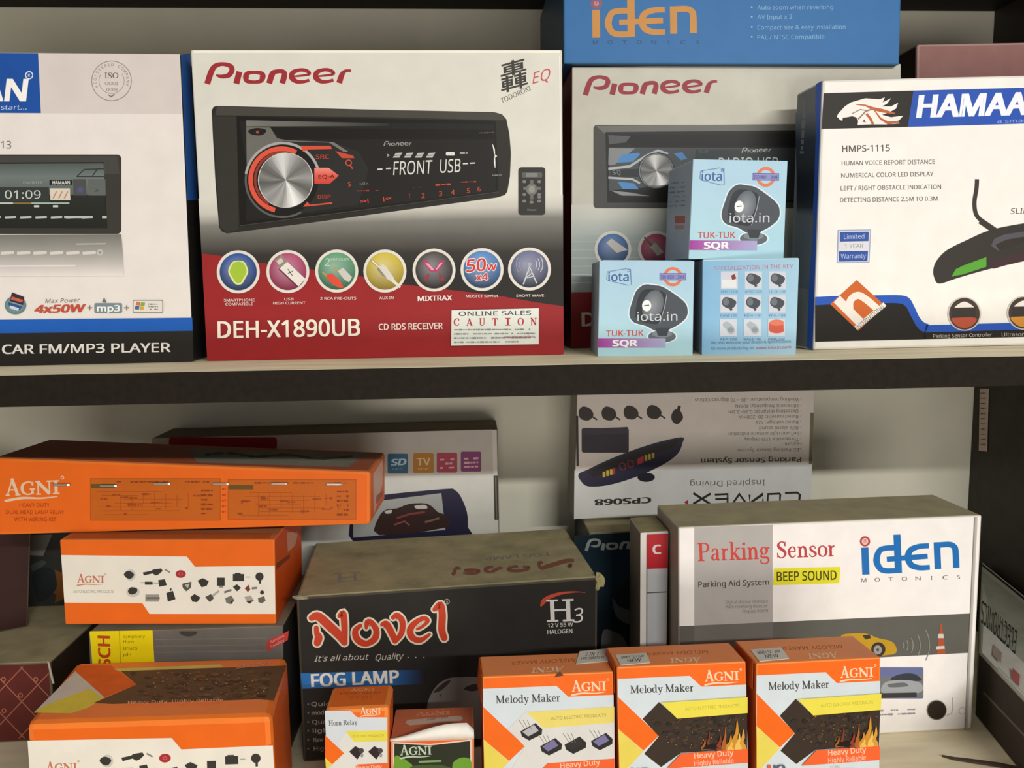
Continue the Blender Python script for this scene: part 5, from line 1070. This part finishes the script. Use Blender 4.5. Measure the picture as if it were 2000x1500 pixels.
T.map = None; T.poly([(796, 1406), (900, 1398), (905, 1403), (900, 1408), (800, 1417), (792, 1412)], 'd0b8a8'); T.text('AMP-1001', 834, 1408, 875, 1402, 4, '77584c')
finish(F)
# bent lid edge: a curved white lip standing up from the front edge
V = []; Fa = []; a, b = c_[0], c_[1]; nn = F.n
for i in range(13):
    t = i/12; p = a.lerp(b, t); hgt = .0012+.0088*(sin(min(1, t*1.25)*pi/2)**1.6)*(1 if t < .93 else (1-(t-.93)/.07*.55))
    V += [p-tz*.0004+nn*.0003, p+tz*hgt*.55+nn*.0006, p+tz*hgt-nn*.0012]
    if i: k = i*3; Fa += [[k-3, k, k+1, k-2], [k-2, k+1, k+2, k-1]]
o = link_mesh('bent_lid_lip', V, Fa, [C('ece8de')]*len(Fa), F.info['root'], [MATT]); md = o.modifiers.new('t', 'SOLIDIFY'); md.thickness = .0004
for p_ in o.data.polygons: p_.use_smooth = True

# --- diamond patterned red box, bottom left
F = carton('cardboard_box', 'dark red box with a pink diamond lattice and dusty top at the left edge', [(-260, 1306), (98, 1293), (108, 1446), (-245, 1462)],
  dict(front='5c2620', left='4a2018', right='3a2c20', top='9a9078', back='3a2018', bottom='3a2018', edge='6a5c48'), dict(top='stain', front='matt'), z=ZL, back=(-200, 1185), bev=.0015)
F.use('lattice_print')
def clip_line(x0, y0, x1, y1, xa, xb):
    if x0 > x1: x0, y0, x1, y1 = x1, y1, x0, y0
    if x1 <= xa or x0 >= xb: return None
    f = lambda x: y0+(y1-y0)*(x-x0)/(x1-x0)
    a_, b_ = max(x0, xa), min(x1, xb)
    return [(a_, f(a_)), (b_, f(b_))]
for k in range(-7, 4):
    for q_ in (clip_line(40+k*62.5, 1302, 173+k*62.5, 1442, -245, 96), clip_line(45+k*62.5, 1302, -88+k*62.5, 1442, -245, 96)):
        if q_: F.line(q_, 2, 'a46450')
for x in (7, 70, -55): F.ring(x, 1327, 3, 5, 'a46450', n=10)
F.ring(40, 1358, 3, 5, 'a46450', n=10); F.ring(8, 1388, 3, 5, 'a46450', n=10)
finish(F); DB = F; c_ = F.info['c']; zd = max(c_[0].z, c_[1].z)
slab('torn_edge', F.info['root'], [F.P(93, 1290), F.P(97, 1292), F.P(107, 1334), F.P(103, 1334)], F.n, .0008, 'b9b09c', MATT)
# --- dark maroon box standing on it
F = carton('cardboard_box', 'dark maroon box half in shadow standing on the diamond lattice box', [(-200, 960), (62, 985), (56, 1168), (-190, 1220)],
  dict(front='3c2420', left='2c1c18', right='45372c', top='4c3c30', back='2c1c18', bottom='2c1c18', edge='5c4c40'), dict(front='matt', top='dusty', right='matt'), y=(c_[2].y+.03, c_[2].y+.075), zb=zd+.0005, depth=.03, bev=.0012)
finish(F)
F = carton('gadget_box', 'dark box with an orange starburst print at the left, behind the orange stack', [(45, 960), (215, 962), (212, 1180), (48, 1178)],
  dict(front='33342f', left='2c2c28', right='2c2c28', top='4c4438', back='2c2c28', bottom='2c2c28'), dict(front='matt', top='dusty'), y=(c_[2].y+.125, c_[2].y+.125), zb=ZL, depth=.05, bev=.0012)
F.use('starburst_print'); st_ = [(130+(26 if i % 2 else 46)*cos(i*pi/9), 1145-(24 if i % 2 else 38)*sin(i*pi/9)) for i in range(18)]; F.poly([p for p in st_], '7c4c26')
F.use('printed_artwork'); F.poly([(50, 1045), (102, 1044), (84, 1086), (56, 1084)], '77716a'); F.blob([(60, 1105), (80, 1095), (90, 1100), (66, 1115)], '4c5250'); F.blob([(64, 1120), (100, 1110), (110, 1150), (75, 1175)], '2a2e30')
finish(F)

# --- grey box leaning at the right edge, seen along its length
pA = onz(1905, 1398, ZL); pB = onz(2040, 1568, ZL)
hgt = .058
tl_b = pA+Vector((0, 0, hgt)); tl_f = pB+Vector((0, 0, hgt))
trb = onx(1918, 1099, XR-.006); trf = onx(2075, 1224, XR-.006)
dirn = (pB-pA).normalized()
root = thing('electronics_box', 'long grey dusty box lying at the right edge with black capital lettering on top', 'box', (pA+pB)/2+Vector((.05, 0, 0)))
bpy.context.view_layer.update()
brb = Vector((trb.x, trb.y, ZL)); brf = Vector((trf.x, trf.y, ZL))
print('ebox', tl_b, tl_f, trb, trf)
# c8: front TL TR BR BL, back TL TR BR BL -- front is the near end
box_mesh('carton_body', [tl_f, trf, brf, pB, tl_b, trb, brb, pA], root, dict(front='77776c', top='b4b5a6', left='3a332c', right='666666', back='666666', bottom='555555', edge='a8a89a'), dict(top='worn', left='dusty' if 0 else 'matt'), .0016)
E_ = Face(root, tl_f, trf, trb, MATT); E_.k = 30
for u_ in (0,):
    pass
def e3(s, t):  # s across from the left edge, t along from the far end
    a = tl_b.lerp(tl_f, t); b = trb.lerp(trf, t); return a.lerp(b, s)
def quad3(s0, t0, s1, t1, col, name, k):
    P_ = [e3(s0, t0), e3(s1, t0), e3(s1, t1), e3(s0, t1)]; nn = (P_[1]-P_[0]).cross(P_[2]-P_[0]).normalized()
    if nn.dot(CAM-P_[0]) < 0: nn = -nn
    link_mesh(name, [p+nn*.00003*k for p in P_], [[0, 1, 2, 3]], [C(col)], root, [MATT])
quad3(.30, .0, .90, 1, 'a0a190', 'top_panel', 4) ; quad3(.955, 0, .985, 1, '34322c', 'dark_line', 6); quad3(.985, 0, 1, 1, 'd2d8c8', 'edge_highlight', 6); quad3(.02, .05, .30, 1, 'd0ccc2', 'white_panel', 8)  # the pale strip along the right edge is a painted highlight
for s0, t0, s1, t1, cc in ((.10, .22, .2, .34, 'a8948a'), (.06, .5, .16, .6, 'b0605c'), (.08, .74, .24, .98, '8c4a46'), (.14, .8, .2, .9, 'c8b0aa')): quad3(s0, t0, s1, t1, cc, 'figure_print', 12 if cc != 'c8b0aa' else 16)
E_.use('brand_lettering'); E_.text('ELECTRONICS', 1995, 1300, 1905, 1205, 20, '37352e', bold=.03, up=(-18, -3)) if 0 else None
vs, fs, a_, b_ = text_mesh('ELECTRONICS', .03)
nn = (tl_f-tl_b).cross(trb-tl_b).normalized(); nn = nn if nn.z > 0 else -nn
T0, T1 = .52, .02
link_mesh('lettering', [e3(.54-.24*(vy/.7), T0+(T1-T0)*((vx-a_)/(b_-a_)))+nn*.0005 for vx, vy in vs], fs, [C('35332c')]*len(fs), root, [MATT])
quad3(.0, .3, .05, 1, 'b4b4a8', 'edge_print', 5)
LF = Face(root, tl_f, tl_b, pA, MATT); LF.use('side_artwork'); LF.line([(1921, 1352), (2040, 1478)], 4, '66625a')
LF.build()
# --- thin dark sliver lying on the lower shelf
P_ = [onz(u, v, ZL+.0004) for u, v in ((1840, 1477), (1862, 1482), (1900, 1487), (1950, 1494), (2010, 1506))]
root = thing('cable_tie', 'thin dark strip lying on the bare plywood of the lower shelf', 'strip', P_[2]); bpy.context.view_layer.update()
V = []; Fa = []; W = [.0004, .0016, .0026, .0030, .0028]
for i, p in enumerate(P_):
    d_ = (P_[min(i+1, 4)]-P_[max(i-1, 0)]).normalized(); s_ = Vector((-d_.y, d_.x, 0)); V += [p+s_*W[i]-tz*.0003, p+s_*W[i]*.6+tz*.0012, p-s_*W[i]*.6+tz*.0009, p-s_*W[i]-tz*.0003]
    if i: k = i*4; Fa += [[k-4+q, k-4+(q+1) % 4, k+(q+1) % 4, k+q] for q in range(4)]
Fa += [[0, 1, 2, 3], [16, 17, 18, 19]]
link_mesh('strip_body', V, Fa, [C('4c3f34')]*len(Fa), root, [MATT])
